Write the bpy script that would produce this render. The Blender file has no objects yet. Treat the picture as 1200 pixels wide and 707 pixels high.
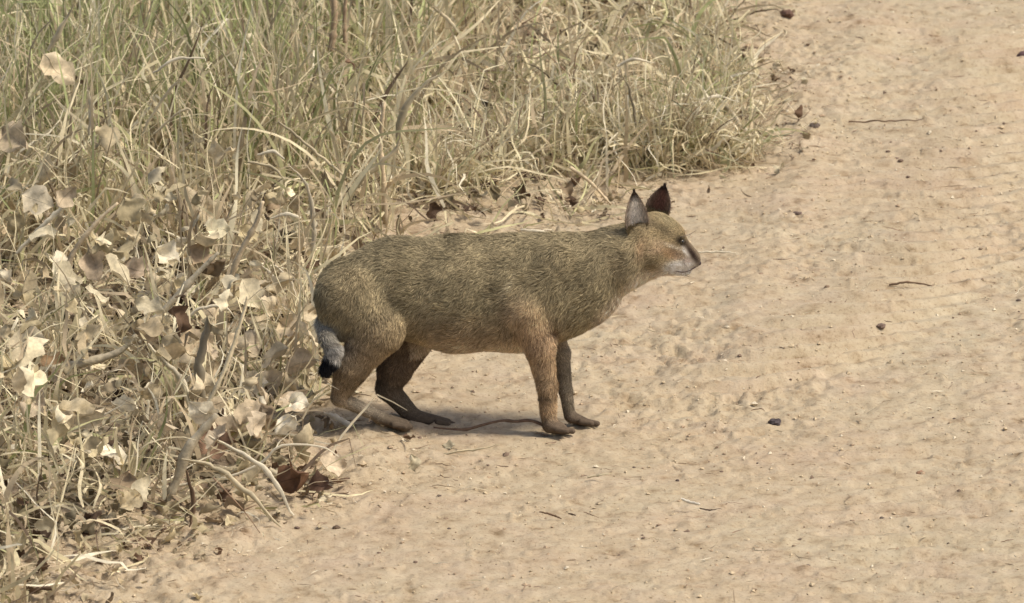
import bpy, math, random
import numpy as np
from mathutils import Vector, Matrix

R = np.random.default_rng(7)
random.seed(7)
C = bpy.context.scene
COL = C.collection

# ------------------------------------------------------------------ camera
PITCH = math.radians(15.0)
DIST = 12.0
PXM = 654.0                       # photograph pixels per metre at DIST
CAM = np.array([0.0, -DIST*math.cos(PITCH), DIST*math.sin(PITCH)])
cd = bpy.data.cameras.new('camera'); cam = bpy.data.objects.new('camera', cd); COL.objects.link(cam)
cam.location = CAM; cam.rotation_euler = (math.pi/2 - PITCH, 0, 0)
cd.sensor_width = 36.0; cd.lens = 36.0*DIST*PXM/1200.0
cd.clip_start = 0.5; cd.clip_end = 2000.0
cd.dof.use_dof = True; cd.dof.focus_distance = 11.2; cd.dof.aperture_fstop = 16.0
C.camera = cam

# ------------------------------------------------------------------ light
SUN_EL = math.radians(56); SUN_AZ = math.radians(106)      # azimuth measured from +Y towards +X
SUNV = Vector((math.sin(SUN_AZ)*math.cos(SUN_EL), math.cos(SUN_AZ)*math.cos(SUN_EL), math.sin(SUN_EL)))
w = bpy.data.worlds.new('World'); C.world = w; w.use_nodes = True
wn = w.node_tree; bg = wn.nodes['Background']
sky = wn.nodes.new('ShaderNodeTexSky'); sky.sky_type = 'NISHITA'; sky.sun_disc = False
sky.sun_elevation = SUN_EL; sky.sun_rotation = SUN_AZ
sky.dust_density = 4.0; sky.ozone_density = 0.6; sky.air_density = 1.0
wn.links.new(sky.outputs[0], bg.inputs[0]); bg.inputs[1].default_value = 0.13
sl = bpy.data.lights.new('sun', 'SUN'); sun = bpy.data.objects.new('sun', sl); COL.objects.link(sun)
sl.energy = 3.0; sl.angle = math.radians(11); sl.color = (1.0, 0.93, 0.82)
sun.rotation_euler = SUNV.to_track_quat('Z', 'Y').to_euler()
C.view_settings.view_transform = 'Standard'; C.view_settings.look = 'None'
C.view_settings.gamma = 1.0; C.view_settings.exposure = 0.25

# ------------------------------------------------------------------ photo <-> world
cp, sp = math.cos(PITCH), math.sin(PITCH)
def ray(px, py):
    u = (np.asarray(px, float)-600)/PXM/DIST; v = (353.5-np.asarray(py, float))/PXM/DIST
    return u, cp + v*sp, -sp + v*cp
def ground(px, py, z=0.0):
    a, b, c = ray(px, py); t = (z-CAM[2])/c
    return a*t, CAM[1]+b*t
def at(px, py, Y):
    a, b, c = ray(px, py); t = (Y-CAM[1])/b
    return np.stack([a*t, Y+0*t, CAM[2]+c*t], -1)
def proj(x, y, z=0.0):
    dx, dy, dz = x-CAM[0], y-CAM[1], z-CAM[2]
    d = dy*cp - dz*sp; v = dy*sp + dz*cp
    return 600 + PXM*DIST*dx/d, 353.5 - PXM*DIST*v/d

# ------------------------------------------------------------------ noise
_T = np.random.default_rng(3).random((4, 256, 256))
def vn(x, y, k=0):
    xi = np.floor(x).astype(int); yi = np.floor(y).astype(int)
    fx = x-xi; fy = y-yi; fx = fx*fx*(3-2*fx); fy = fy*fy*(3-2*fy)
    T = _T[k % 4]; a = xi & 255; b = yi & 255; a1 = (a+1) & 255; b1 = (b+1) & 255
    return (T[a, b]*(1-fx)*(1-fy)+T[a1, b]*fx*(1-fy)+T[a, b1]*(1-fx)*fy+T[a1, b1]*fx*fy)*2-1
def fbm(x, y, o=4, k=0, g=0.5):
    s = 0; a = 1.0
    for i in range(o):
        s = s + a*vn(x*2**i+17.3*i+k*5.1, y*2**i-9.7*i, k+i); a *= g
    return s
def sstep(a, b, x):
    t = np.clip((x-a)/(b-a), 0, 1); return t*t*(3-2*t)
def inpoly(px, py, poly):
    px = np.asarray(px); py = np.asarray(py); r = np.zeros(px.shape, bool); n = len(poly)
    for i in range(n):
        x1, y1 = poly[i]; x2, y2 = poly[(i+1) % n]
        c = ((y1 > py) != (y2 > py)) & (px < (x2-x1)*(py-y1)/(y2-y1+1e-12)+x1)
        r ^= c
    return r

# line of the verge in photograph pixels of the ground: x of the edge for a given y
EY = [-400, -100, 0, 60, 120, 170, 196, 205, 235, 265, 285, 300, 340, 400, 480, 560, 590, 620, 660, 700, 800]
EX = [840, 830, 845, 862, 880, 876, 850, 770, 705, 665, 560, 470, 412, 397, 395, 385, 360, 270, 170, 90, -150]
def edge_dist(x, y):               # signed, in photo pixels: + on the grass side
    px, py = proj(x, y, 0.0)
    return np.interp(py, EY, EX) - px

# ------------------------------------------------------------------ ground height
TRK = [(880, 440), (935, 420), (990, 385), (1045, 350), (1080, 310), (1105, 270), (1135, 200), (1160, 120), (1185, 30)]
def height(x, y, fine=True):
    x = np.asarray(x, float); y = np.asarray(y, float)
    h = 0.010*fbm(x*1.3+3, y*0.9, 3, 1)
    e = edge_dist(x, y)
    h = h + 0.030*sstep(-30, 160, e)
    h = h + 0.012*np.exp(-((e+55)/35.0)**2)*(0.6+0.6*vn(x*5, y*3, 2))       # crumbled berm beside the grass
    px, py = proj(x, y, 0.0)
    # tyre tread: arcs pressed across the track
    tx = np.interp(-py, [-p[1] for p in TRK], [p[0] for p in TRK])
    u = (px-tx)/95.0
    m = np.exp(-np.abs(u)**3.0)*sstep(20, 60, py)*(1-sstep(445, 470, py))*(0.6+0.4*sstep(-0.5, 0.3, vn(x*3.1, y*1.9, 3)+0.25))
    ph = (y - 0.05*u*u - 0.32*x + 0.012*vn(x*9, y*5, 1))/0.080; ph = ph-np.floor(ph)
    h = h + m*0.0200*np.where(ph < 0.30, ph/0.30, (1-ph)/0.70)           # lug prints: short steep edge, long gentle back
    # second older, fainter print lower right
    u2 = (px-(1130-0.25*(py-560)))/120.0
    m2 = np.exp(-np.abs(u2)**4)*sstep(470, 520, py)*sstep(-0.2, 0.5, vn(x*4, y*2+9, 2))
    h = h + m2*0.0060*np.sin(2*np.pi*(y+0.03*u2*u2+0.012*vn(x*7, y*4, 0))/0.085)
    if fine:
        wx = x+0.03*vn(x*6, y*6, 1); wy = y+0.05*vn(x*5+4, y*5, 2)
        n1 = fbm(wx*13, wy*17, 3, 2); n2 = fbm(wx*40+5, wy*48, 2, 0)
        patch = sstep(-0.5, 0.5, fbm(x*2.3, y*1.7+3, 2, 3))
        lanes = 0.5+0.5*vn(x*2.2-0.35*y, y*0.35, 2)                      # packed wheel lanes and looser strips
        rough = (1-0.75*m)*np.clip(0.35 + 0.75*patch*lanes*1.4 + 0.5*sstep(-170, -10, e), 0.25, 1.05)
        h = h + rough*(0.0050*n1 + 0.0050*n2 + 0.0036*vn(x*95, y*80, 1))
        # shallow wind and wheel ripples lying across the track
        rp = np.sin(2*np.pi*(wy+0.035*vn(x*3.3, y*3, 0)+0.02*vn(x*9, y*7, 3))/0.060)
        h = h + 0.0045*rp*sstep(-0.1, 0.6, vn(x*3.5+8, y*2.6, 1))*sstep(-0.1, 0.4, vn(x*9, y*5, 0))
        # thin cracks and scuffs
        c1 = np.maximum(0, 1-np.abs(fbm(wx*9, wy*22, 2, 1))*8)*sstep(-0.1, 0.5, vn(x*6, y*5, 0))
        c2 = np.maximum(0, 1-np.abs(fbm(wx*24+7, wy*46, 2, 3))*7)*sstep(-0.1, 0.5, vn(x*11, y*9, 2))
        h = h - rough*(0.0100*c1 + 0.0100*c2)
        # scattered crumbs and scuffed hollows
        h = h + 0.006*np.maximum(0, vn(x*46, y*40, 3)-0.62)*2.2 - 0.008*np.maximum(0, vn(x*7, y*8, 2)-0.78)*2*(1-m)
        h = h + 0.016*np.exp(-((px-(905+0.42*(300-py)))/38.0)**2)*sstep(470, 330, py)*(0.6+0.4*vn(x*4, y*2, 1))   # low ridge beside the wheel lane
    return h

# ------------------------------------------------------------------ materials
def nt(name):
    m = bpy.data.materials.new(name); m.use_nodes = True
    t = m.node_tree; b = t.nodes['Principled BSDF']; return m, t, b
def ramp(t, fac, stops):
    r = t.nodes.new('ShaderNodeValToRGB'); e = r.color_ramp.elements
    e[0].position, e[0].color = stops[0][0], (*stops[0][1], 1)
    e[1].position, e[1].color = stops[-1][0], (*stops[-1][1], 1)
    for p, c in stops[1:-1]:
        k = e.new(p); k.color = (*c, 1)
    t.links.new(fac, r.inputs[0]); return r.outputs[0]
def noise(t, vec, scale, detail=4, rough=0.55):
    n = t.nodes.new('ShaderNodeTexNoise'); n.inputs['Scale'].default_value = scale
    n.inputs['Detail'].default_value = detail; n.inputs['Roughness'].default_value = rough
    t.links.new(vec, n.inputs['Vector']); return n.outputs['Fac']
def mix(t, f, a, b, mode='MIX'):
    m = t.nodes.new('ShaderNodeMix'); m.data_type = 'RGBA'; m.blend_type = mode
    for s, v in ((m.inputs[0], f), (m.inputs[6], a), (m.inputs[7], b)):
        if isinstance(v, bpy.types.NodeSocket): t.links.new(v, s)
        elif isinstance(v, (int, float)): s.default_value = v
        else: s.default_value = (*v, 1)
    return m.outputs[2]

def sand_material():
    m, t, b = nt('sand')
    g = t.nodes.new('ShaderNodeNewGeometry').outputs['Position']
    n1 = noise(t, g, 1.7, 5); n2 = noise(t, g, 23, 6, 0.65); n3 = noise(t, g, 170, 4, 0.7); n4 = noise(t, g, 6.5, 4)
    c1 = ramp(t, n1, [(0.32, (0.430, 0.345, 0.232)), (0.68, (0.440, 0.370, 0.252))])
    c1 = mix(t, ramp(t, n4, [(0.45, (0, 0, 0)), (0.72, (0.5, 0.5, 0.5))]), c1, (0.43, 0.325, 0.235))
    c2 = ramp(t, n2, [(0.28, (0.52, 0.45, 0.37)), (0.43, (0.90, 0.87, 0.83)), (0.62, (1.0, 1.0, 1.0)), (0.78, (1.22, 1.22, 1.20))])
    c = mix(t, 1.0, c1, c2, 'MULTIPLY')
    c3 = ramp(t, n3, [(0.30, (0.55, 0.48, 0.42)), (0.46, (1, 1, 1)), (0.66, (1.03, 1.03, 1.03)), (0.76, (1.3, 1.3, 1.3))])
    c = mix(t, 0.8, c, c3, 'MULTIPLY')
    t.links.new(c, b.inputs['Base Color']); b.inputs['Roughness'].default_value = 0.95
    b.inputs['Specular IOR Level'].default_value = 0.15
    bp = t.nodes.new('ShaderNodeBump'); bp.inputs['Strength'].default_value = 0.6; bp.inputs['Distance'].default_value = 0.004
    n5 = noise(t, g, 240, 5, 0.7); t.links.new(n5, bp.inputs['Height'])
    t.links.new(bp.outputs[0], b.inputs['Normal'])
    return m

def attr_material(name, trans=0.0, rough=0.8, spec=0.2, vary=0.25, scale=60.0, bump=0.0, stretch=None):
    m, t, b = nt(name)
    a = t.nodes.new('ShaderNodeAttribute'); a.attribute_name = 'col'
    tc = t.nodes.new('ShaderNodeTexCoord').outputs['Object']
    n = noise(t, tc, scale, 4, 0.6)
    k = ramp(t, n, [(0.3, (1-vary,)*3), (0.7, (1+vary,)*3)])
    c = mix(t, 1.0, a.outputs['Color'], k, 'MULTIPLY')
    t.links.new(c, b.inputs['Base Color'])
    b.inputs['Roughness'].default_value = rough; b.inputs['Specular IOR Level'].default_value = spec
    if bump:
        bp = t.nodes.new('ShaderNodeBump'); bp.inputs['Strength'].default_value = 0.7; bp.inputs['Distance'].default_value = bump
        t.links.new(n, bp.inputs['Height']); t.links.new(bp.outputs[0], b.inputs['Normal'])
    if trans:
        tr = t.nodes.new('ShaderNodeBsdfTranslucent'); t.links.new(c, tr.inputs[0])
        ms = t.nodes.new('ShaderNodeMixShader'); ms.inputs[0].default_value = trans
        o = [x for x in t.nodes if x.type == 'OUTPUT_MATERIAL'][0]
        t.links.new(b.outputs[0], ms.inputs[1]); t.links.new(tr.outputs[0], ms.inputs[2]); t.links.new(ms.outputs[0], o.inputs[0])
    return m

M_SAND = sand_material()
M_GRASS = attr_material('dry grass', 0.30, 0.75, 0.25, 0.22, 45)
M_LEAF = attr_material('dead leaf', 0.22, 0.8, 0.2, 0.28, 90, 0.0015)
M_TWIG = attr_material('dry twig', 0.0, 0.85, 0.15, 0.3, 120, 0.0008)
M_STONE = attr_material('stone', 0.0, 0.85, 0.2, 0.3, 160, 0.001)
M_FUR = attr_material('fur', 0.12, 0.75, 0.15, 0.15, 140)
M_SKIN = attr_material('underfur', 0.0, 0.95, 0.05, 0.2, 160, 0.002)

# ------------------------------------------------------------------ mesh helpers
def link_mesh(name, V, F4=None, F3=None, col=None, mat=None, parent=None, smooth=True):
    V = np.ascontiguousarray(V, dtype=np.float32).reshape(-1, 3)
    me = bpy.data.meshes.new(name); me.vertices.add(len(V)); me.vertices.foreach_set('co', V.ravel())
    loops = []; tot = []
    if F4 is not None and len(F4): F4 = np.asarray(F4, dtype=np.int32).reshape(-1, 4); loops.append(F4.ravel()); tot.append(np.full(len(F4), 4, np.int32))
    if F3 is not None and len(F3): F3 = np.asarray(F3, dtype=np.int32).reshape(-1, 3); loops.append(F3.ravel()); tot.append(np.full(len(F3), 3, np.int32))
    L = np.concatenate(loops); T = np.concatenate(tot); S = np.concatenate([[0], np.cumsum(T)[:-1]]).astype(np.int32)
    me.loops.add(len(L)); me.loops.foreach_set('vertex_index', L)
    me.polygons.add(len(T)); me.polygons.foreach_set('loop_start', S); me.polygons.foreach_set('loop_total', T)
    me.polygons.foreach_set('use_smooth', np.full(len(T), smooth))
    me.update(calc_edges=True)
    if col is not None:
        col = np.asarray(col, dtype=np.float32)
        if col.ndim == 1: col = np.tile(col, (len(V), 1))
        at_ = me.color_attributes.new('col', 'FLOAT_COLOR', 'POINT')
        at_.data.foreach_set('color', np.concatenate([col, np.ones((len(V), 1), np.float32)], 1).ravel())
    if mat: me.materials.append(mat)
    o = bpy.data.objects.new(name, me); COL.objects.link(o)
    if parent is not None: o.parent = parent
    return o
def tag(o, label=None, cat=None, group=None, kind=None):
    if label: o['label'] = label
    if cat: o['category'] = cat
    if group: o['group'] = group
    if kind: o['kind'] = kind
    return o
def origin(o, p):
    """move the object's origin to p, keeping the shape where it is"""
    p = Vector([float(v) for v in p]); o.data.transform(Matrix.Translation(-p)); o.location = p
def empty(name, loc):
    o = bpy.data.objects.new(name, None); COL.objects.link(o); o.location = [float(v) for v in loc]; o.empty_display_size = 0.05
    return o
def child(o, par):
    o.data.transform(Matrix.Translation(-par.location)); o.parent = par; return o

def nrm(v): return v/(np.linalg.norm(v, axis=-1, keepdims=True)+1e-12)
def ribbons(P, W, S):
    """P (N,K,3) centre lines, W (N,K) half widths, S (N,3)|(N,K,3) side vectors -> verts, quads"""
    N, K, _ = P.shape
    if S.ndim == 2: S = S[:, None, :]
    A = P - S*W[..., None]; B = P + S*W[..., None]
    V = np.stack([A, B], 2).reshape(-1, 3)
    i = (np.arange(N)[:, None]*K + np.arange(K-1)[None])*2
    F = np.stack([i, i+1, i+3, i+2], -1).reshape(-1, 4)
    return V, F
def smoothpath(pts, n=14):
    """Catmull-Rom through pts"""
    pts = np.asarray(pts, float)
    if len(pts) == 2: return pts[0] + (pts[1]-pts[0])*np.linspace(0, 1, n)[:, None]
    Q = np.concatenate([[2*pts[0]-pts[1]], pts, [2*pts[-1]-pts[-2]]])
    s = np.linspace(0, len(pts)-1-1e-6, n); i = s.astype(int); t = (s-i)[:, None]
    a, b, c, d = Q[i], Q[i+1], Q[i+2], Q[i+3]
    return 0.5*((2*b)+(c-a)*t+(2*a-5*b+4*c-d)*t*t+(3*b-a-3*c+d)*t**3)
def frames(P):
    T = nrm(np.gradient(P, axis=0)); up = np.array([0.13, 0.9, 0.4]); S = nrm(np.cross(T, up)); N = np.cross(S, T)
    return T, S, N
def tube(P, r, k=7):
    P = np.asarray(P); n = len(P); r = np.broadcast_to(r, (n,)); T, S, N = frames(P)
    a = np.linspace(0, 2*np.pi, k, endpoint=False)
    V = P[:, None]+(S[:, None]*np.cos(a)[None, :, None]+N[:, None]*np.sin(a)[None, :, None])*r[:, None, None]
    V = V.reshape(-1, 3); F = []
    for i in range(n-1):
        for j in range(k): F.append((i*k+j, i*k+(j+1) % k, (i+1)*k+(j+1) % k, (i+1)*k+j))
    V = np.concatenate([V, P[:1], P[-1:]]); F3 = []
    for j in range(k):
        F3.append((len(V)-2, (j+1) % k, j)); F3.append((len(V)-1, (n-1)*k+j, (n-1)*k+(j+1) % k))
    return V, F, F3
def blade_mesh(P, w, tw0=0.0, tw1=0.6, fold=0.25, th=0.0006):
    """folded grass blade with thickness; w = half widths along P"""
    P = np.asarray(P); n = len(P); T, S, N = frames(P)
    a = np.linspace(tw0, tw1, n)[:, None]; S2 = S*np.cos(a)+N*np.sin(a); N2 = -S*np.sin(a)+N*np.cos(a)
    w = np.asarray(w)[:, None]
    rows = [P-S2*w+N2*w*fold, P, P+S2*w+N2*w*fold, P+S2*w*0.98+N2*(w*fold-th), P-N2*th, P-S2*w*0.98+N2*(w*fold-th)]
    V = np.stack(rows, 1).reshape(-1, 3); F = []
    for i in range(n-1):
        for j in range(6): F.append((i*6+j, i*6+(j+1) % 6, (i+1)*6+(j+1) % 6, (i+1)*6+j))
    return V, F

# leaf template, vectorised: returns local verts (N, nu*nv, 3)
NU, NV = 9, 7
def leaves(N, L, Wd, curl, fold, rng, jag=0.25, crumple=0.16):
    u = np.linspace(0, 1, NU); v = np.linspace(-1, 1, NV)
    prof = np.clip(np.sin(np.pi*np.clip(u, 0.0, 1)**0.75), 0, 1)**0.7; prof[0] = 0.06; prof[-1] = 0.03
    edge = 1 + jag*(rng.random((N, NU, 2))-0.5)*2
    vv = v[None, None, :]*np.ones((N, NU, NV))
    e = np.where(vv < 0, edge[:, :, :1], edge[:, :, 1:])
    x = u[None, :, None]*np.ones((N, NU, NV)) * L[:, None, None]
    y = vv*prof[None, :, None]*e*Wd[:, None, None]
    z = fold[:, None, None]*np.abs(y)
    # crumple
    cx = rng.random((N, 3, 3)); 
    for k in range(3):
        ph = rng.random((N, 1, 1))*6.28; fx = rng.uniform(1.5, 5, (N, 1, 1)); fy = rng.uniform(1, 3.5, (N, 1, 1))
        z = z + crumple*0.6*Wd[:, None, None]*np.sin(fx*x/L[:, None, None]*2+ph+fy*vv*(1 if k % 2 else -1))
    # curl along the length
    c = curl[:, None, None]; s = x/L[:, None, None]
    ang = c*s; xr = np.where(np.abs(c) > 1e-3, np.sin(ang)/np.where(np.abs(c) > 1e-3, c, 1), s)*L[:, None, None]
    zr = np.where(np.abs(c) > 1e-3, (1-np.cos(ang))/np.where(np.abs(c) > 1e-3, c, 1), 0)*L[:, None, None]
    X = xr - z*np.sin(ang); Z = zr + z*np.cos(ang)
    return np.stack([X, y, Z], -1).reshape(N, -1, 3)
def leaf_faces(N):
    i, j = np.meshgrid(np.arange(NU-1), np.arange(NV-1), indexing='ij'); b = (i*NV+j).ravel()
    f = np.stack([b, b+1, b+NV+1, b+NV], -1)
    return (f[None]+(np.arange(N)*NU*NV)[:, None, None]).reshape(-1, 4)
def rotmats(yaw, pit, rol):
    cy, sy, cb, sb, cr, sr = np.cos(yaw), np.sin(yaw), np.cos(pit), np.sin(pit), np.cos(rol), np.sin(rol)
    z = np.zeros_like(yaw); o = z+1
    Rz = np.stack([cy, -sy, z, sy, cy, z, z, z, o], -1).reshape(-1, 3, 3)
    Ry = np.stack([cb, z, sb, z, o, z, -sb, z, cb], -1).reshape(-1, 3, 3)
    Rx = np.stack([o, z, z, z, cr, -sr, z, sr, cr], -1).reshape(-1, 3, 3)
    return Rz @ Ry @ Rx

# ================================================================== GROUND
def axis(fine0, fine1, step, far0, far1):
    a = [np.arange(fine0, fine1, step)]
    p = fine0; s = step; L = []
    while p > far0: s *= 1.25; p -= s; L.append(p)
    p = a[0][-1]; s = step; Rr = []
    while p < far1: s *= 1.25; p += s; Rr.append(p)
    return np.concatenate([L[::-1], a[0], Rr])
gx = axis(-1.55, 1.55, 0.0042, -400, 400); gy = axis(-2.5, 4.2, 0.0065, -60, 900)
X, Y = np.meshgrid(gx, gy, indexing='ij')
near = (np.abs(X) < 12) & (Y > -12) & (Y < 30)
Z = np.where(near, height(X, Y), 0.012)
nx, ny = X.shape
i, j = np.meshgrid(np.arange(nx-1), np.arange(ny-1), indexing='ij'); b = (i*ny+j).ravel()
gnd = link_mesh('ground', np.stack([X, Y, Z], -1), F4=np.stack([b, b+ny, b+ny+1, b+1], -1), mat=M_SAND)
tag(gnd, kind='structure')

# ================================================================== GRASS MASS
PAL = np.array([[0.70, 0.61, 0.40], [0.58, 0.51, 0.32], [0.42, 0.40, 0.21], [0.36, 0.29, 0.19], [0.88, 0.81, 0.61], [0.52, 0.42, 0.27], [0.14, 0.10, 0.065]])
def grass_colours(n, green, rng, pale=0.08, dark=0.12):
    p = rng.random(n); c = np.empty((n, 3))
    idx = rng.choice(7, n, p=[0.30, 0.24, 0.06, 0.16, pale, 0.16-0.0, 1-0.92-pale] if 0.08-pale > 0 else [0.30, 0.22, 0.06, 0.16, pale, 0.26-pale-0.04, 0.04])
    c = PAL[idx].copy()
    g = rng.random(n) < green
    c[g] = PAL[2]*np.array([1, 1.03, 1])*rng.uniform(0.75, 1.35, (g.sum(), 1))
    return np.minimum(c*rng.uniform(0.80, 1.30, (n, 1)), [.80, .73, .54])
def blades(x, y, z, L, w, th0, bend, rng, K=9, kink=0.3, wig=0.5, az=None):
    n = len(x); ds = (L/(K-1))[:, None]
    s = np.linspace(0, 1, K)[None]
    az = rng.uniform(0, 2*np.pi, n) if az is None else az
    th = th0[:, None] + bend[:, None]*s**1.6
    kk = rng.random(n) < kink; kp = rng.uniform(0.25, 0.85, n); ka = rng.uniform(0.7, 2.2, n)
    th = th + np.where(kk[:, None] & (s > kp[:, None]), ka[:, None], 0)
    th = np.minimum(th, 2.75)
    ph = az[:, None] + wig*(vn(s*3+rng.random((n, 1))*200, rng.random((n, 1))*200, 1))*1.6
    th = th + wig*0.5*vn(s*4+rng.random((n, 1))*200, rng.random((n, 1))*200, 2)
    D = np.stack([np.sin(th)*np.cos(ph), np.sin(th)*np.sin(ph), np.cos(th)], -1)
    P = np.concatenate([np.zeros((n, 1, 3)), np.cumsum(D[:, :-1]*ds[..., None], 1)], 1)
    P[..., 0] += x[:, None]; P[..., 1] += y[:, None]; P[..., 2] += z[:, None]
    gz = (z-0.0)[:, None]
    P[..., 2] = np.maximum(P[..., 2], gz+0.003*rng.random((n, 1)))
    tws = rng.uniform(0, np.pi, n)[:, None] + s*rng.uniform(-1.5, 1.5, n)[:, None]
    H = np.stack([-np.sin(ph), np.cos(ph), 0*ph], -1); N2 = np.cross(H, D)
    S = H*np.cos(tws)[..., None] + N2*np.sin(tws)[..., None]
    W = w[:, None]*np.clip(1.15-s**1.7, 0.06, 1)*np.clip(0.55+s*3, 0, 1)
    return ribbons(P, W, S)

CAT_Y0 = float(ground(600, 507)[1])
def sample(n, x0, x1, y0, y1, rng):
    return rng.uniform(x0, x1, n), rng.uniform(y0, y1, n)
class Acc:
    def __init__(s): s.V = []; s.F = []; s.C = []; s.n = 0
    def add(s, V, F, col):
        s.V.append(V); s.F.append(np.asarray(F)+s.n); s.C.append(np.repeat(col, len(V)//len(col), 0)); s.n += len(V)
    def link(s, name, mat): return link_mesh(name, np.concatenate(s.V), F4=np.concatenate(s.F), col=np.concatenate(s.C), mat=mat)

def keep_out(x, y):      # standing room of the cat
    px, py = proj(x, y)
    if True: return ((px > 352) & (px < 760) & (y > CAT_Y0-0.30) & (y < CAT_Y0+0.06)) | ((px > 372) & (px < 760) & (y > CAT_Y0) & (y < CAT_Y0+0.20))
    return (px > 365) & (px < 760) & (y > CAT_Y0-0.35) & (y < CAT_Y0+0.20)

def grass_mass():
    A = Acc(); rng = np.random.default_rng(11)
    # ---- clustered roots over the verge
    nc = 10000
    x, y = sample(nc, -2.6, 1.0, -2.3, 5.2, rng); e = edge_dist(x, y); px, py = proj(x, y)
    k = (e > 8+25*rng.random(nc)) & ~keep_out(x, y); x, y, e, px, py = [a[k] for a in (x, y, e, px, py)]
    # density: thick upper left, thinner to the right and lower down
    dens = 0.25 + 0.75*sstep(560, 330, px) ; dens = np.where(px > 640, 0.62, dens)
    dens *= np.where(py > 330, 0.34, 1.0)*np.where(py > 560, 0.55, 1.0)
    dens *= np.where((px > 470) & (px < 650) & (py > 150), 0.45, 1)
    dens *= np.where((px > 560) & (px < 820) & (py < 90), 0.45, 1)
    dens = dens*(0.25+1.0*sstep(-0.35, 0.35, vn(x*6+3, y*4.5, 1)))
    dens *= np.where((py > 200) & (px > 470), 0.35, 1)
    k = rng.random(len(x)) < dens; x, y, e, px, py = [a[k] for a in (x, y, e, px, py)]
    nb = rng.integers(5, 17, len(x)); idx = np.repeat(np.arange(len(x)), nb); n = len(idx)
    spread = np.repeat(rng.uniform(0.008, 0.035, len(x)), nb)
    bx = x[idx]+rng.normal(0, 1, n)*spread; by = y[idx]+rng.normal(0, 1, n)*spread
    P = px[idx]; Q = py[idx]
    Hh = np.where(P < 400, 0.42, np.interp(P, [400, 520, 700, 880], [0.40, 0.30, 0.22, 0.15]))
    Hh = Hh*np.interp(Q, [-200, 150, 330, 450, 620], [1.0, 0.95, 0.72, 0.5, 0.42])*rng.uniform(0.35, 1.15, n)
    lean = np.repeat(rng.uniform(0, 6.28, len(x)), nb)+rng.normal(0, 0.7, n)
    loose = np.interp(P, [300, 500, 800], [0.0, 0.5, 0.9])+np.interp(Q, [150, 400], [0, 0.35])
    th0 = np.abs(rng.normal(0.08+0.30*loose, 0.22+0.25*loose, n)); bend = np.abs(rng.normal(0.35+0.8*loose, 0.55+0.6*loose, n))
    wd = np.minimum(rng.lognormal(math.log(0.0024), 0.50, n), 0.0055)
    V, F = blades(bx, by, height(bx, by, False)-0.004, Hh*(1+0.3*loose), wd, th0, bend, rng, K=11, kink=0.36, wig=0.55+0.65*loose[:, None], az=lean)
    green = np.clip(np.interp(P, [0, 380, 480], [0.55, 0.40, 0.12])*np.interp(Q, [150, 330], [1.0, 0.10]), 0, 1)
    col = grass_colours(n, 0, rng, 0.06); g = rng.random(n) < green
    col[g] = np.array([0.37, 0.39, 0.18])*rng.uniform(0.6, 1.35, (g.sum(), 1))
    A.add(V, F, col)
    # ---- fallen, tangled blades lying on the lower layer
    n = 26000
    bx, by = sample(n, -2.4, 1.0, -2.2, 4.6, rng); e = edge_dist(bx, by); P, Q = proj(bx, by)
    k = (e > -12*rng.random(n)**2*4) & (rng.random(n) < np.where(P > 430, 0.75, 0.9)) & ~keep_out(bx, by)
    bx, by, P, Q, e = [a[k] for a in (bx, by, P, Q, e)]; n = len(bx)
    zz = height(bx, by, False)+rng.uniform(0.0, 0.05, n)*sstep(0, 120, e)
    V, F = blades(bx, by, zz, rng.uniform(0.05, 0.24, n), np.minimum(rng.lognormal(math.log(0.0017), 0.50, n), 0.0042), rng.uniform(0.7, 1.6, n), rng.uniform(-.4, 1.0, n), rng, K=9, kink=0.3, wig=0.8)
    A.add(V, F, grass_colours(n, 0.02, rng, 0.10))
    # ---- broad old blades bowed over the tangle
    n = 2600
    bx, by = sample(n, -2.4, 1.0, -1.9, 4.4, rng); e = edge_dist(bx, by); P, Q = proj(bx, by)
    k = (e > 25) & ~keep_out(bx, by) & (rng.random(n) < np.where(Q < 330, .6, .35)) & ~((Q > 200) & (P > 480)); bx, by, P, Q = [a[k] for a in (bx, by, P, Q)]; n = len(bx)
    V, F = blades(bx, by, height(bx, by, False), rng.uniform(.20, .46, n)*np.where(P > 500, .7, 1)*np.where(Q > 330, .6, 1), np.minimum(rng.lognormal(math.log(.0029), .35, n), .0055), np.abs(rng.normal(.35, .25, n)), rng.uniform(.8, 2.3, n), rng, K=13, kink=.3, wig=.6)
    c = PAL[rng.choice(7, n, p=[.30, .18, .10, .12, .14, .12, .04])]*rng.uniform(.75, 1.1, (n, 1)); A.add(V, F, c)
    o = A.link('grass', M_GRASS); tag(o, 'dense dry straw and green grass covering the verge left of the track', 'grass', kind='stuff')
grass_mass()

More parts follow.
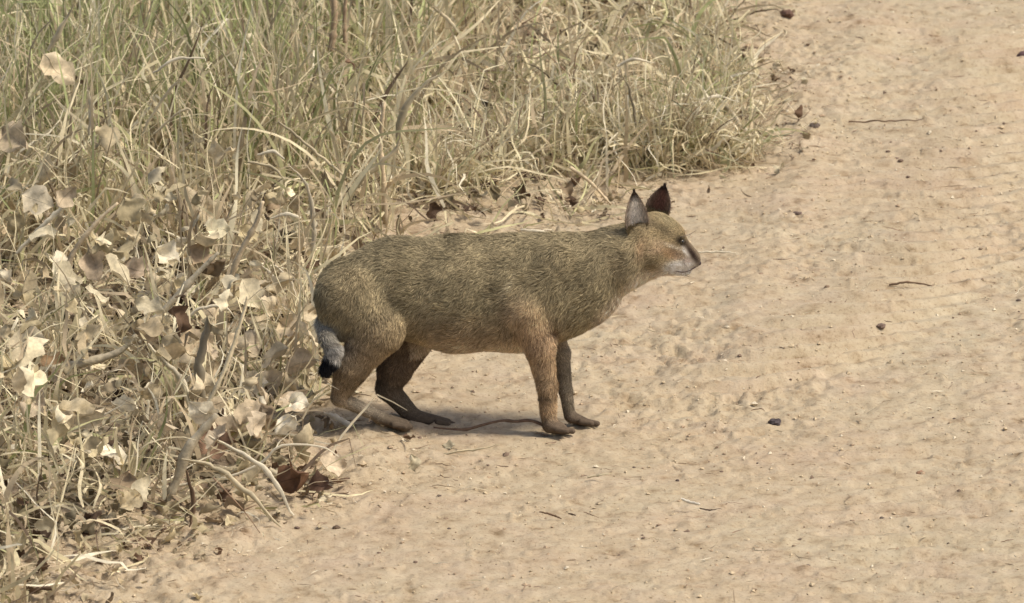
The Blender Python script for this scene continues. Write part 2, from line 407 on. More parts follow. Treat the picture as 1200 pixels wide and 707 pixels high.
# ================================================================== LEAF LITTER
LPAL = np.array([[0.60, 0.50, 0.32], [0.46, 0.37, 0.23], [0.72, 0.63, 0.43], [0.32, 0.24, 0.15], [0.19, 0.12, 0.075], [0.54, 0.45, 0.27]])
def place_leaves(x, y, z, L, rng, pit=0.35, wr=0.30):
    n = len(x)
    V = leaves(n, L, L*wr*rng.uniform(0.7, 1.25, n), rng.uniform(-2.6, 2.6, n), rng.uniform(-0.2, 1.1, n), rng, 0.4, 0.3)
    M = rotmats(rng.uniform(0, 6.28, n), rng.normal(0, pit, n), rng.normal(0, pit, n))
    V = np.einsum('nij,nvj->nvi', M, V) + np.stack([x, y, z], -1)[:, None]
    return V.reshape(-1, 3), leaf_faces(n)
def litter():
    A = Acc(); rng = np.random.default_rng(23)
    # on the ground under and beside the grass
    n = 26000; x, y = sample(n, -2.3, 1.0, -2.3, 4.5, rng); e = edge_dist(x, y); px, py = proj(x, y)
    d = np.where(e > 0, 0.9, np.exp(e/34.0)*0.95)*np.where(px > 450, 0.6, 1.0)*np.where(py > 330, 1.0, 0.5)
    k = (rng.random(n) < d) & (~keep_out(x, y) | (rng.random(n) < 0.35)*(px < 470)); x, y, e, px = x[k], y[k], e[k], px[k]; n = len(x)
    L = rng.uniform(0.012, 0.045, n)*np.where(e < 0, 0.6, 1)
    V, F = place_leaves(x, y, height(x, y, False)+0.004+rng.uniform(0, 0.03, n)*sstep(0, 80, e)*(1-keep_out(x, y)), L, rng, 0.45)
    gap_shade = 1-0.55*sstep(10, 90, e)                       # older litter deeper in the verge, darkened to paint shade into the gaps
    A.add(V, F, LPAL[rng.integers(0, 6, n)]*rng.uniform(0.6, 1.1, (n, 1))*gap_shade[:, None])
    # dead leaves hanging on the weeds of the lower left
    n = 5200; x, y = sample(n, -2.2, -0.22, -2.1, 1.9, rng); e = edge_dist(x, y); px, py = proj(x, y)
    z = rng.uniform(0.02, 0.26, n)*sstep(0, 140, e); ipx, ipy = proj(x, y, z)
    d = sstep(130, 300, ipy)*0.75*(1-0.7*sstep(480, 620, ipy))+0.07
    k = (e > 15) & (rng.random(n) < d*sstep(-0.5, 0.3, vn(x*14, y*9+z*12, 2))) & ~keep_out(x, y); x, y, z = x[k], y[k], z[k]; n = len(x)
    V, F = place_leaves(x, y, z+0.03, 0.018+0.055*rng.random(n)**1.6, rng, 1.0, 0.31)
    A.add(V, F, LPAL[rng.choice(6, n, p=[.34, .22, .18, .06, .01, .19])]*rng.uniform(0.6, 1.1, (n, 1)))
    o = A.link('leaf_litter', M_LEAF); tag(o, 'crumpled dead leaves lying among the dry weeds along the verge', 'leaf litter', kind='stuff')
litter()

def chaff():
    """thin broken straws and crumbs strewn on the sand"""
    A = Acc(); rng = np.random.default_rng(5)
    n = 40000; x, y = sample(n, -1.9, 2.2, -2.4, 4.4, rng); e = edge_dist(x, y)
    d = 0.13 + 0.85*np.exp(np.minimum(e, 0)/60.0); k = rng.random(n) < d; x, y, e = x[k], y[k], e[k]; n = len(x)
    L = rng.lognormal(math.log(0.018), 0.6, n)
    V, F = blades(x, y, height(x, y)+0.0015, np.clip(L, 0.005, 0.09), rng.uniform(0.0004, 0.0012, n), rng.uniform(1.35, 1.57, n), rng.uniform(0, .2, n), rng, K=5, kink=0.1, wig=0.6)
    c = np.array([[0.5, 0.42, 0.28], [0.22, 0.15, 0.10], [0.33, 0.25, 0.16], [0.65, 0.58, 0.43]])[rng.choice(4, n, p=[.35, .25, .25, .15])]
    A.add(V, F, c*rng.uniform(0.8, 1.2, (n, 1)))
    tag(A.link('straw_crumbs', M_GRASS), 'short broken straws and plant crumbs strewn over the sandy track', 'plant debris', kind='stuff')
chaff()
def loose_straw():
    A = Acc(); rng = np.random.default_rng(66)
    for poly, n, pale in (([(455, 300), (500, 235), (600, 215), (700, 205), (745, 215), (700, 262), (640, 272), (560, 290)], 1500, .25),
                          ([(60, 707), (60, 600), (200, 560), (380, 545), (410, 590), (300, 650), (190, 707)], 1500, .2),
                          ([(-60, 760), (-60, 600), (120, 600), (110, 700)], 900, .25),
                          ([(820, 60), (880, 60), (960, 110), (975, 200), (880, 240), (830, 200)], 1300, .05),
                          ([(372, 300), (420, 300), (500, 420), (500, 470), (400, 500), (372, 470)], 500, .2),
                          ([(385, 500), (470, 500), (560, 530), (480, 580), (400, 590)], 500, .12)):
        x, y = sample(n*9, -1.6, 1.0, -2.5, 2.2, rng); px, py = proj(x, y); k = inpoly(px, py, poly) & (vn(x*9, y*6, 1) > -0.25); x, y = x[k][:n], y[k][:n]; m = len(x)
        L = rng.lognormal(math.log(.028), .55, m); z = height(x, y)+.002+rng.uniform(0, .018, m)*(rng.random(m) < .5)
        V, F = blades(x, y, z, np.clip(L, .008, .12), rng.uniform(.0004, .0017, m), rng.uniform(1.1, 1.6, m), rng.uniform(-.2, .6, m), rng, K=7, kink=.3, wig=1.1)
        p = (1-pale)/4; c = np.array([[.30, .22, .14], [.16, .11, .075], [.46, .38, .25], [.38, .30, .20], [.70, .62, .45]])[rng.choice(5, m, p=[p, p, p, p, pale])]
        A.add(V, F, c*rng.uniform(.8, 1.2, (m, 1)))
        m2 = m//5; V, F = place_leaves(x[:m2], y[:m2], z[:m2]+.003, rng.uniform(.010, .034, m2), rng, .5)
        V = V.reshape(-1, 3); 
        B.add(V, F, LPAL[rng.integers(0, 6, m2)]*rng.uniform(.5, 1.0, (m2, 1)))
    tag(A.link('loose_straw', M_GRASS), 'loose dry straw and twigs trodden down along the edge of the grass', 'straw litter', kind='stuff')
    tag(B.link('leaf_scraps', M_LEAF), 'small torn scraps of dead leaf trodden into the sand by the verge', 'leaf litter', kind='stuff')
B = Acc(); loose_straw()
def grit():
    rng = np.random.default_rng(9)
    n = 42000; x, y = sample(n, -1.6, 1.9, -2.3, 4.0, rng); e = edge_dist(x, y)
    k = rng.random(n) < np.where(e < 0, 0.45+0.5*np.exp(e/90.0), 0.2); x, y = x[k], y[k]; n = len(x)
    r = rng.lognormal(math.log(0.0019), 0.42, n)
    base = np.array([[1, 0, 0], [-1, 0, 0], [0, 1, 0], [0, -1, 0], [0, 0, 1], [0, 0, -1]], float)
    f = np.array([[0, 2, 4], [2, 1, 4], [1, 3, 4], [3, 0, 4], [2, 0, 5], [1, 2, 5], [3, 1, 5], [0, 3, 5]])
    V = base[None]*rng.uniform(0.6, 1.3, (n, 6, 1))*r[:, None, None]*np.array([1.3, 1, 0.75])
    V = np.einsum('nij,nvj->nvi', rotmats(rng.uniform(0, 6.28, n), rng.normal(0, .2, n), rng.normal(0, .2, n)), V)+np.stack([x, y, height(x, y)+r*0.3], -1)[:, None]
    c = np.array([[0.46, 0.365, 0.235], [0.36, 0.265, 0.17], [0.58, 0.50, 0.36], [0.19, 0.135, 0.095]])[rng.choice(4, n, p=[.58, .22, .15, .05])]
    o = link_mesh('grit', V.reshape(-1, 3), F3=(f[None]+(np.arange(n)*6)[:, None, None]).reshape(-1, 3), col=np.repeat(c, 6, 0), mat=M_STONE, smooth=False)
    tag(o, 'fine grit and crumbs of dry earth on the track', 'grit', kind='stuff')
grit()
# ================================================================== THE CAT
GZ = 0.004
def Yof(py, px=600): return float(ground(px, py, GZ)[1])
Y_NEAR = Yof(509); Y_FAR = Yof(500); YC = 0.5*(Y_NEAR+Y_FAR)
KPX = PXM*DIST/(DIST+YC*cp)                 # photo pixels per metre in the cat's plane
def cpt(px, py, dy=0.0): return at(px, py, YC+dy)
# (tag, (px,py,dy,r_px), (px,py,dy,r_px), y-scale, blend_px)
HN, HF = -0.040, 0.036
PR = [
 ('torso', (415, 343, 0, 48), (465, 337, 0, 61), 0.74, 10),
 ('torso', (465, 337, 0, 61), (535, 344, 0, 71), 0.72, 14),
 ('torso', (535, 344, 0, 71), (605, 343, 0, 71), 0.70, 14),
 ('torso', (605, 343, 0, 71), (655, 335, 0, 64), 0.70, 14),
 ('torso', (655, 335, 0, 64), (682, 331, 0, 54), 0.72, 14),
 ('neck', (683, 318, 0, 49), (726, 300, 0.002, 39), 0.85, 12),
 ('neck', (726, 300, 0.002, 39), (756, 284, 0.004, 31), 0.9, 12),
 # hind legs
 ('leg', (412, 352, HN, 42), (447, 384, HN-0.015, 31), 0.62, 10),
 ('leg', (412, 352, HF, 40), (452, 386, HF+0.010, 30), 0.62, 14),
 ('shank', (444, 390, HN-0.013, 28), (412, 430, HN-0.006, 20), 0.70, 8),
 ('shank', (412, 430, HN-0.006, 21), (398, 465, HN, 11), 0.9, 6),
 ('hfoot', (398, 467, HN, 9.5), (444, 488, HN, 8.0), 1.0, 4),
 ('hpaw', (444, 489, HN, 8.0), (474, 499, HN, 8.5), 1.25, 4),
 ('shankf', (484, 396, HF+0.006, 26), (462, 434, HF, 20.0), 0.75, 8),
 ('shankf', (462, 434, HF, 20.0), (454, 455, HF, 14.0), 0.8, 5),
 ('hfootf', (454, 455, HF, 14.0), (482, 486, HF, 11.0), 0.9, 5),
 ('hpaw', (484, 488, HF, 9.5), (524, 496, HF, 6.6), 1.3, 4),
 # fore legs
 ('shoulder', (652, 318, -0.036, 36), (614, 360, -0.056, 27), 0.60, 4),
 ('shoulder', (648, 322, 0.032, 37), (618, 362, 0.036, 27), 0.60, 12),
 ('fleg', (614, 364, -0.052, 25), (632, 404, -0.040, 18), 0.80, 8),
 ('fleg', (632, 404, -0.038, 18), (641, 452, -0.034, 12.0), 0.85, 8),
 ('fleg', (641, 452, -0.034, 12.0), (643, 488, -0.032, 9.8), 0.9, 4),
 ('paw', (645, 498, -0.032, 11), (658, 503, -0.032, 8.0), 1.2, 4),
 ('flegf', (640, 385, 0.034, 22), (657, 414, 0.034, 11.5), 0.80, 10),
 ('flegf', (657, 414, 0.034, 11.5), (663, 458, 0.030, 8.6), 0.9, 5),
 ('flegf', (663, 458, 0.030, 8.6), (667, 484, 0.030, 7.8), 0.9, 3),
 ('paw', (669, 489, 0.030, 8.0), (686, 495, 0.030, 6.2), 1.3, 4),
 # head
 ('head', (757, 277, 0.004, 26), (774, 279, 0.008, 25), 0.95, 10),
 ('head', (770, 266, 0.008, 18), (788, 277, 0.010, 16), 0.95, 10),
 ('muzzle', (797, 286, 0.016, 10), (812, 302, 0.021, 7), 0.9, 6),
 ('head', (766, 296, 0.004, 26), (783, 301, 0.012, 19), 1.15, 8),
 ('neck', (735, 312, 0, 34), (764, 312, 0.004, 20), 0.85, 10),
 ('muzzle', (784, 289, 0.014, 20), (808, 303, 0.020, 12.5), 0.85, 8),
 ('muzzle', (795, 304, 0.010, 11), (803, 308, 0.014, 8.5), 1.0, 5),
 ('muzzle', (795, 304, 0.024, 11), (803, 308, 0.026, 8.5), 1.0, 5),
 ('chin', (780, 310, 0.012, 14), (803, 316, 0.019, 8.5), 0.9, 5),
 ('muzzle', (805, 300, 0.020, 7.0), (815, 308, 0.022, 6.0), 0.9, 4),
 # tail
 ('leg', (400, 352, HN*0.6, 34), (396, 380, HN*0.8, 24), 0.7, 12),
 ('tail', (392, 362, 0.0, 16), (380, 380, -0.020, 13), 1.0, 3),
 ('tail', (380, 380, -0.020, 11), (383, 398, -0.066, 11), 1.0, 3),
 ('tail', (383, 398, -0.066, 11), (391, 412, -0.078, 12), 1.0, 2),
 ('tail', (391, 412, -0.078, 12), (389, 423, -0.080, 11.5), 1.0, 2),
 ('tail', (389, 423, -0.080, 11.5), (381, 434, -0.080, 9.5), 1.0, 2),
]
for (cx, cy, dy, L) in ((661, 505, -0.032, 1), (471, 500, HN, 1), (522, 497, HF, 1), (690, 496, 0.030, 1)):   # toes
    for q in (-1.5, -0.5, 0.5, 1.5):
        f = {-1.5: -5, -0.5: 1, 0.5: 2, 1.5: -3}[q]
        PR.append(('paw', (cx-4+f, cy-1.5, dy+q*0.0100, 4.8), (cx+8+f, cy+0.5, dy+q*0.0115, 4.4), 1.0, 1.2))
SHR = {'torso': 5, 'neck': 6, 'leg': 5, 'shoulder': 5, 'tail': 2.5, 'head': 1.5}
PRI = []
for tg, a, b, ys, k in PR:
    s = SHR.get(tg, 1.0)
    PRI.append((tg, cpt(*a[:3]), max(a[3]-s, 2)/KPX, cpt(*b[:3]), max(b[3]-s, 2)/KPX, ys, k/KPX))
def rcone(P, a, ra, b, rb, ys):
    S = np.array([1, 1/ys, 1]); p = (P-a)*S; ba = (b-a)*S
    l2 = ba@ba; h = np.clip((p@ba)/l2, 0, 1); d = np.linalg.norm(p-h[..., None]*ba, axis=-1)-(ra+(rb-ra)*h)
    return d*(0.5+0.5*ys if ys < 1 else 1)
def field(P, parts=False):
    F = None; D = []
    for tg, a, ra, b, rb, ys, k in PRI:
        d = rcone(P, a, ra, b, rb, ys)
        if parts: D.append(d)
        if F is None: F = d
        else:
            h = np.clip(0.5+0.5*(F-d)/k, 0, 1); F = F*(1-h)+d*h-k*h*(1-h)
    # lateral hollow of the eyes and the fold behind the shoulder
    for (px, py, dy, r, dep) in ((799, 283, -0.0035, 5.5, 2.2), (799, 283, 0.030, 5.5, 2.2)):
        c = cpt(px, py, dy); q = np.linalg.norm(P-c, axis=-1)*KPX; F = F+dep/KPX*np.exp(-(q/r)**2)
    return (F, np.stack(D, -1)) if parts else F
def surface_nets(F, org, h):
    nx, ny, nz = F.shape; neg = F < 0
    c = np.zeros((nx-1, ny-1, nz-1), np.int8)
    for i in (0, 1):
        for j in (0, 1):
            for k in (0, 1): c += neg[i:nx-1+i, j:ny-1+j, k:nz-1+k]
    act = (c > 0) & (c < 8); idx = -np.ones(act.shape, np.int64); ii = np.argwhere(act); idx[act] = np.arange(len(ii))
    acc = np.zeros((len(ii), 3)); cnt = np.zeros(len(ii)); off = [np.array(o) for o in np.ndindex(2, 2, 2)]
    for a in off:
        for ax in range(3):
            if a[ax]: continue
            b = a.copy(); b[ax] = 1
            fa = F[tuple((ii+a).T)]; fb = F[tuple((ii+b).T)]; m = (fa < 0) != (fb < 0)
            t = np.where(m, fa/np.where(m, fa-fb, 1), 0); p = a+t[:, None]*(b-a); acc[m] += p[m]; cnt += m
    V = org+(ii+acc/cnt[:, None])*h; Q = []
    for ax in range(3):
        u, v = (ax+1) % 3, (ax+2) % 3
        s0 = [slice(1, -1)]*3; s0[ax] = slice(0, -1); s1 = list(s0); s1[ax] = slice(1, None)
        A = neg[tuple(s0)]; B = neg[tuple(s1)]; m = A != B; e = np.argwhere(m)+np.array([0 if k == ax else 1 for k in range(3)])
        fl = A[m]; du = np.eye(3, dtype=int)[u]; dv = np.eye(3, dtype=int)[v]
        q = np.stack([idx[tuple((e-du-dv).T)], idx[tuple((e-dv).T)], idx[tuple(e.T)], idx[tuple((e-du).T)]], -1)
        q[~fl] = q[~fl][:, ::-1]; Q.append(q)
    return V, np.concatenate(Q)
H = 0.0022
lo = np.min([np.minimum(a-ra*1.3, b-rb*1.3) for _, a, ra, b, rb, _, _ in PRI], 0)-3*H
hi = np.max([np.maximum(a+ra*1.3, b+rb*1.3) for _, a, ra, b, rb, _, _ in PRI], 0)+3*H
n3 = np.ceil((hi-lo)/H).astype(int)
G = np.stack(np.meshgrid(*[lo[k]+H*np.arange(n3[k]) for k in range(3)], indexing='ij'), -1).astype(np.float32)
FF = np.concatenate([field(G[i:i+24]) for i in range(0, n3[0], 24)], 0)
BV, BF = surface_nets(FF, lo, H); del G
def grad(P, e=0.0015):
    g = np.stack([field(P+np.eye(3)[k]*e)-field(P-np.eye(3)[k]*e) for k in range(3)], -1); return nrm(g)
BN = grad(BV)
TAGS = [p[0] for p in PRI]
def weights(P, soft=0.006):
    _, D = field(P, True); w_ = np.exp(-(D-D.min(-1, keepdims=True))/soft); return w_/w_.sum(-1, keepdims=True)
FL = {'torso': .012, 'neck': .013, 'leg': .011, 'shank': .009, 'shankf': .009, 'hfoot': .005, 'hfootf': .005, 'hpaw': .0028, 'shoulder': .017,
      'fleg': .0095, 'flegf': .0065, 'paw': .0022, 'head': .0058, 'muzzle': .0030, 'chin': .0055, 'tail': .010}
FD = {'torso': (-1, 0, -.45), 'neck': (-1, 0, -.75), 'leg': (-.35, 0, -1), 'shank': (-.3, 0, -1), 'shankf': (-.3, 0, -1), 'hfoot': (1, 0, -.5), 'hfootf': (.6, 0, -1),
      'hpaw': (1, 0, -.3), 'shoulder': (-.7, 0, -.7), 'fleg': (-.12, 0, -1), 'flegf': (-.1, 0, -1), 'paw': (1, 0, -.4), 'head': (-1, 0, .15), 'muzzle': (-1, 0, .05), 'chin': (-1, 0, -.3), 'tail': (.35, -.3, -1)}
FLa = np.array([FL[t] for t in TAGS]); FDa = np.array([FD[t] for t in TAGS], float)
CB = {'torso': (.224, .184, .107), 'neck': (.218, .178, .104), 'leg': (.234, .188, .108), 'shank': (.26, .19, .11), 'shankf': (.13, .09, .055), 'hfoot': (.30, .25, .18), 'hfootf': (.16, .125, .085),  # far legs take darker copies: shade under the body painted into the coat
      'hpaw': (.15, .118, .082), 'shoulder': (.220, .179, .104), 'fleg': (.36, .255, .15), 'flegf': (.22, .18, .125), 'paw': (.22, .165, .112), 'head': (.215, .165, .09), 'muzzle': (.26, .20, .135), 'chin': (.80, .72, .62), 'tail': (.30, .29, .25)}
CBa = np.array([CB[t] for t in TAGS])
def blob(px, py, x, y, rx, ry=None, ang=0.0):
    ry = ry or rx; a = math.radians(ang); dx, dy = px-x, py-y
    u = (dx*math.cos(a)+dy*math.sin(a))/rx; v = (-dx*math.sin(a)+dy*math.cos(a))/ry
    return np.exp(-(u*u+v*v)**1.3)
TIS = np.array([t == 'tail' for t in TAGS]); HIS = np.array([t in ('head', 'muzzle', 'chin') for t in TAGS])
def coat(P, W):
    """coat pattern with some painted shade, by position on the animal"""
    mid = YC+0.008*W[:, HIS].sum(1)+0.012*W[:, [t in ('muzzle', 'chin') for t in TAGS]].sum(1); px, py = proj(P[:, 0], mid-np.abs(P[:, 1]-mid), P[:, 2]); c = W@CBa; iT = W[:, TIS].sum(1); iH = W[:, HIS].sum(1)
    def put(m, col): nonlocal c; m = np.clip(m, 0, 1)[:, None]; c = c*(1-m)+np.array(col)*m
    body = (1-iT)*(1-iH)
    # warmer lower flank, pale belly and chest line, darker spine
    low = sstep(355, 405, py)*sstep(455, 520, px)*(1-sstep(640, 690, px))*body*(py < 416); put(low*0.55, (.27, .185, .115))
    put(sstep(396, 414, py)*(px > 480)*(px < 615)*body*0.7*(py < 426), (.50, .40, .28))
    put(blob(px, py, 722, 367, 60, 13, -50)*body*0.85, (.56, .45, .33))
    put(blob(px, py, 760, 332, 30, 10, -30)*body*0.8, (.56, .47, .36))
    top = np.interp(px, [370, 390, 430, 480, 620, 690, 735], [320, 293, 279, 272, 270, 264, 250]); put(np.exp(-np.maximum(py-top, 0)/14.0)*body*0.35, (.15, .125, .078))
    put(blob(px, py, 730, 310, 12, 26, 10)*body*0.3, (.12, .09, .055))
    # faint bands over the flank and thigh
    bn = 0.5+0.5*np.sin((px+0.22*(py-300)+9*vn(px*0.02, py*0.03, 1))/6.6); put(bn**3*body*0.16*(px > 375)*(px < 600)*(py > 285)*(py < 410), (.13, .10, .06))
    for (bx, by, ba) in ((427, 412, 25), (421, 432, 20), (410, 452, 15), (470, 428, 15), (464, 446, 10), (637, 446, 8), (640, 466, 5)): put(blob(px, py, bx, by, 20, 2.6, ba)*0.45, (.12, .085, .05))
    # pale hair swirl along the back of the upper arm, crease shade painted dark
    put(blob(px, py, 598, 337, 3.2, 16, 28)*0.5*body, (.42, .36, .24)); put(blob(px, py, 593, 352, 2.6, 9, 8)*0.6*body, (.07, .05, .03))
    # dark bars inside the forelegs
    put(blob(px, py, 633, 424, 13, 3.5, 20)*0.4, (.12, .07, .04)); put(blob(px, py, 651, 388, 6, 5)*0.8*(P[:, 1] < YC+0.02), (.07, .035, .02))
    put(sstep(486, 500, py)*1.35*W[:, [t in ('paw', 'hpaw', 'fleg', 'hfootf', 'flegf') for t in TAGS]].sum(1)*0.55, (.12, .09, .065))
    # head
    put(blob(px, py, 784, 258, 16, 8, 38)*iH*0.9, (.20, .165, .095))
    put(blob(px, py, 778, 269, 17, 4.5, 32)*iH*0.8, (.095, .075, .045)); put(blob(px, py, 791, 297, 9, 3, 50)*iH*0.6, (.12, .09, .07))
    put(blob(px, py, 786, 297, 13, 6, 20)*iH*0.7, (.28, .175, .095)); put(blob(px, py, 772, 283, 12, 4, 20)*iH*0.5, (.30, .22, .14)); put(blob(px, py, 752, 290, 7, 14, 15)*0.45, (.30, .19, .11)); put(blob(px, py, 790, 289, 10, 2.2, 25)*iH*.6, (.55, .48, .38))
    put(blob(px, py, 770, 292, 11, 8, 0)*iH*0.6, (.33, .235, .15))
    put(blob(px, py, 760, 262, 8, 9)*iH*0.4, (.13, .10, .065))
    put(blob(px, py, 796, 298, 7, 4, 20)*iH*0.6, (.16, .115, .08))
    put(blob(px, py, 804, 295, 8, 2.8, 58)*iH, (.60, .54, .46))
    put(blob(px, py, 797, 313, 17, 6.5, -5)*iH*0.95, (.90, .85, .77))
    put(blob(px, py, 806, 306, 5, 4)*iH*0.7, (.50, .40, .34))
    put(blob(px, py, 812, 298, 18, 4.2, 56)*iH*1.0*(py > 282), (.035, .022, .018))
    put(blob(px, py, 799, 283, 7.5, 4.8, 40)*iH, (.012, .009, .008))
    put(blob(px, py, 780, 322, 24, 4.5, 5)*iH*0.8, (.55, .45, .36))
    # tail rings
    tt = (py-378)/60.0; ts = (px-372)*0.35+(py-375)
    put(sstep(5, 11, ts)*(1-sstep(33, 36, ts))*iT*0.85, (.19, .17, .135)); put(np.exp(-((ts-36)/2.2)**2)*iT*0.7, (.14, .11, .08)); put(sstep(37, 40, ts)*(1-sstep(56, 58, ts))*iT*0.9, (.29, .27, .235))
    put((py+0.55*(px-380) > 0)*0, (0, 0, 0))
    put(sstep(419, 424, py-0.45*(px-388))*iT, (.012, .012, .013))
    return c
def skin_at(px, py, side=-1):
    ys = np.linspace(YC-0.09, YC+0.10, 400)[::(1 if side < 0 else -1)]
    P = at(np.full(400, px), np.full(400, py), ys); f = field(P); k = np.argmax(f < 0); return P[k]
cat = empty('wild_cat', (float(at(560, 505, YC)[0]), YC, GZ))
tag(cat, 'olive brown wild cat standing on the dirt track beside the dry grass', 'cat')
BW = np.concatenate([weights(BV[i:i+40000]) for i in range(0, len(BV), 40000)])
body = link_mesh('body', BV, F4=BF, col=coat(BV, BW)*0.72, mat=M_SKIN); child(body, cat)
# ---- fur
def make_fur(Ng, seed=31):
    rng = np.random.default_rng(seed)
    q = BV[BF]; ar = np.linalg.norm(np.cross(q[:, 1]-q[:, 0], q[:, 3]-q[:, 0]), axis=1)
    fl = (BW@FLa); fq = fl[BF].mean(1); dens = ar/np.maximum(fq, 0.004)**0.8
    f = rng.choice(len(BF), Ng, p=dens/dens.sum()); u = rng.random((Ng, 1)); v = rng.random((Ng, 1))
    def bl(A): a = A[BF[f]]; return a[:, 0]*(1-u)*(1-v)+a[:, 1]*u*(1-v)+a[:, 2]*u*v+a[:, 3]*(1-u)*v
    P = bl(BV); N = nrm(bl(BN)); W = bl(BW); L = W@FLa*rng.uniform(0.6, 1.2, Ng)
    D = W@FDa; px, py = proj(P[:, 0], P[:, 1], P[:, 2])
    a = 1.2*vn(P[:, 0]*28, P[:, 2]*28+P[:, 1]*20, 1)+0.9*vn(P[:, 0]*85, P[:, 2]*85, 2)+rng.normal(0, 0.55, Ng)
    a *= np.where(L < 0.007, 0.4, 1.0)
    ax = N; D = D-(D*N).sum(1, keepdims=True)*N; D = nrm(D+1e-6)
    B = np.cross(N, D); D = D*np.cos(a*0.6)[:, None]+B*np.sin(a*0.6)[:, None]
    lift = rng.uniform(0.18, 0.55, Ng)[:, None]
    w0 = np.clip(L*0.032, 0.00020, 0.00040)*rng.uniform(0.7, 1.4, Ng)
    P0 = P-N*0.001; P1 = P0+nrm(D+N*lift*1.3)*L[:, None]*0.5; P2 = P1+nrm(D+N*lift*0.35)*L[:, None]*0.5
    S = nrm(np.cross(D, N)+N*rng.normal(0, 0.45, (Ng, 1)))
    V = np.stack([P0-S*w0[:, None], P0+S*w0[:, None], P1+S*w0[:, None]*0.8, P1-S*w0[:, None]*0.8, P2], 1)
    V[..., 2] = np.maximum(V[..., 2], GZ-0.002)
    c = coat(P, W); c = c*(1+0.25*W[:, HIS].sum(1))[:, None]
    grz = rng.random(Ng); br = rng.uniform(0.72, 1.2, Ng); br = np.where(grz < 0.14, br*0.45, br); br = np.where(grz > 0.86, br*1.6, br)
    iH = W[:, HIS].sum(1); br = 1+(br-1)*(1-0.55*iH)
    br *= 1+0.20*vn(P[:, 0]*22, P[:, 2]*30, 3)+0.22*vn(P[:, 0]*60+9, P[:, 2]*85, 0)
    c = c*br[:, None]
    c = c*1.48; cc = np.clip(np.stack([c*0.85, c*0.85, c, c, c*1.12], 1), 0, .85)
    i = np.arange(Ng)[:, None]*5
    return V.reshape(-1, 3), i+np.array([0, 1, 2, 3]), i+np.array([3, 2, 4]), cc.reshape(-1, 3)
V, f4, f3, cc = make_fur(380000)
child(link_mesh('fur', V, f4, f3, cc, M_FUR), cat)
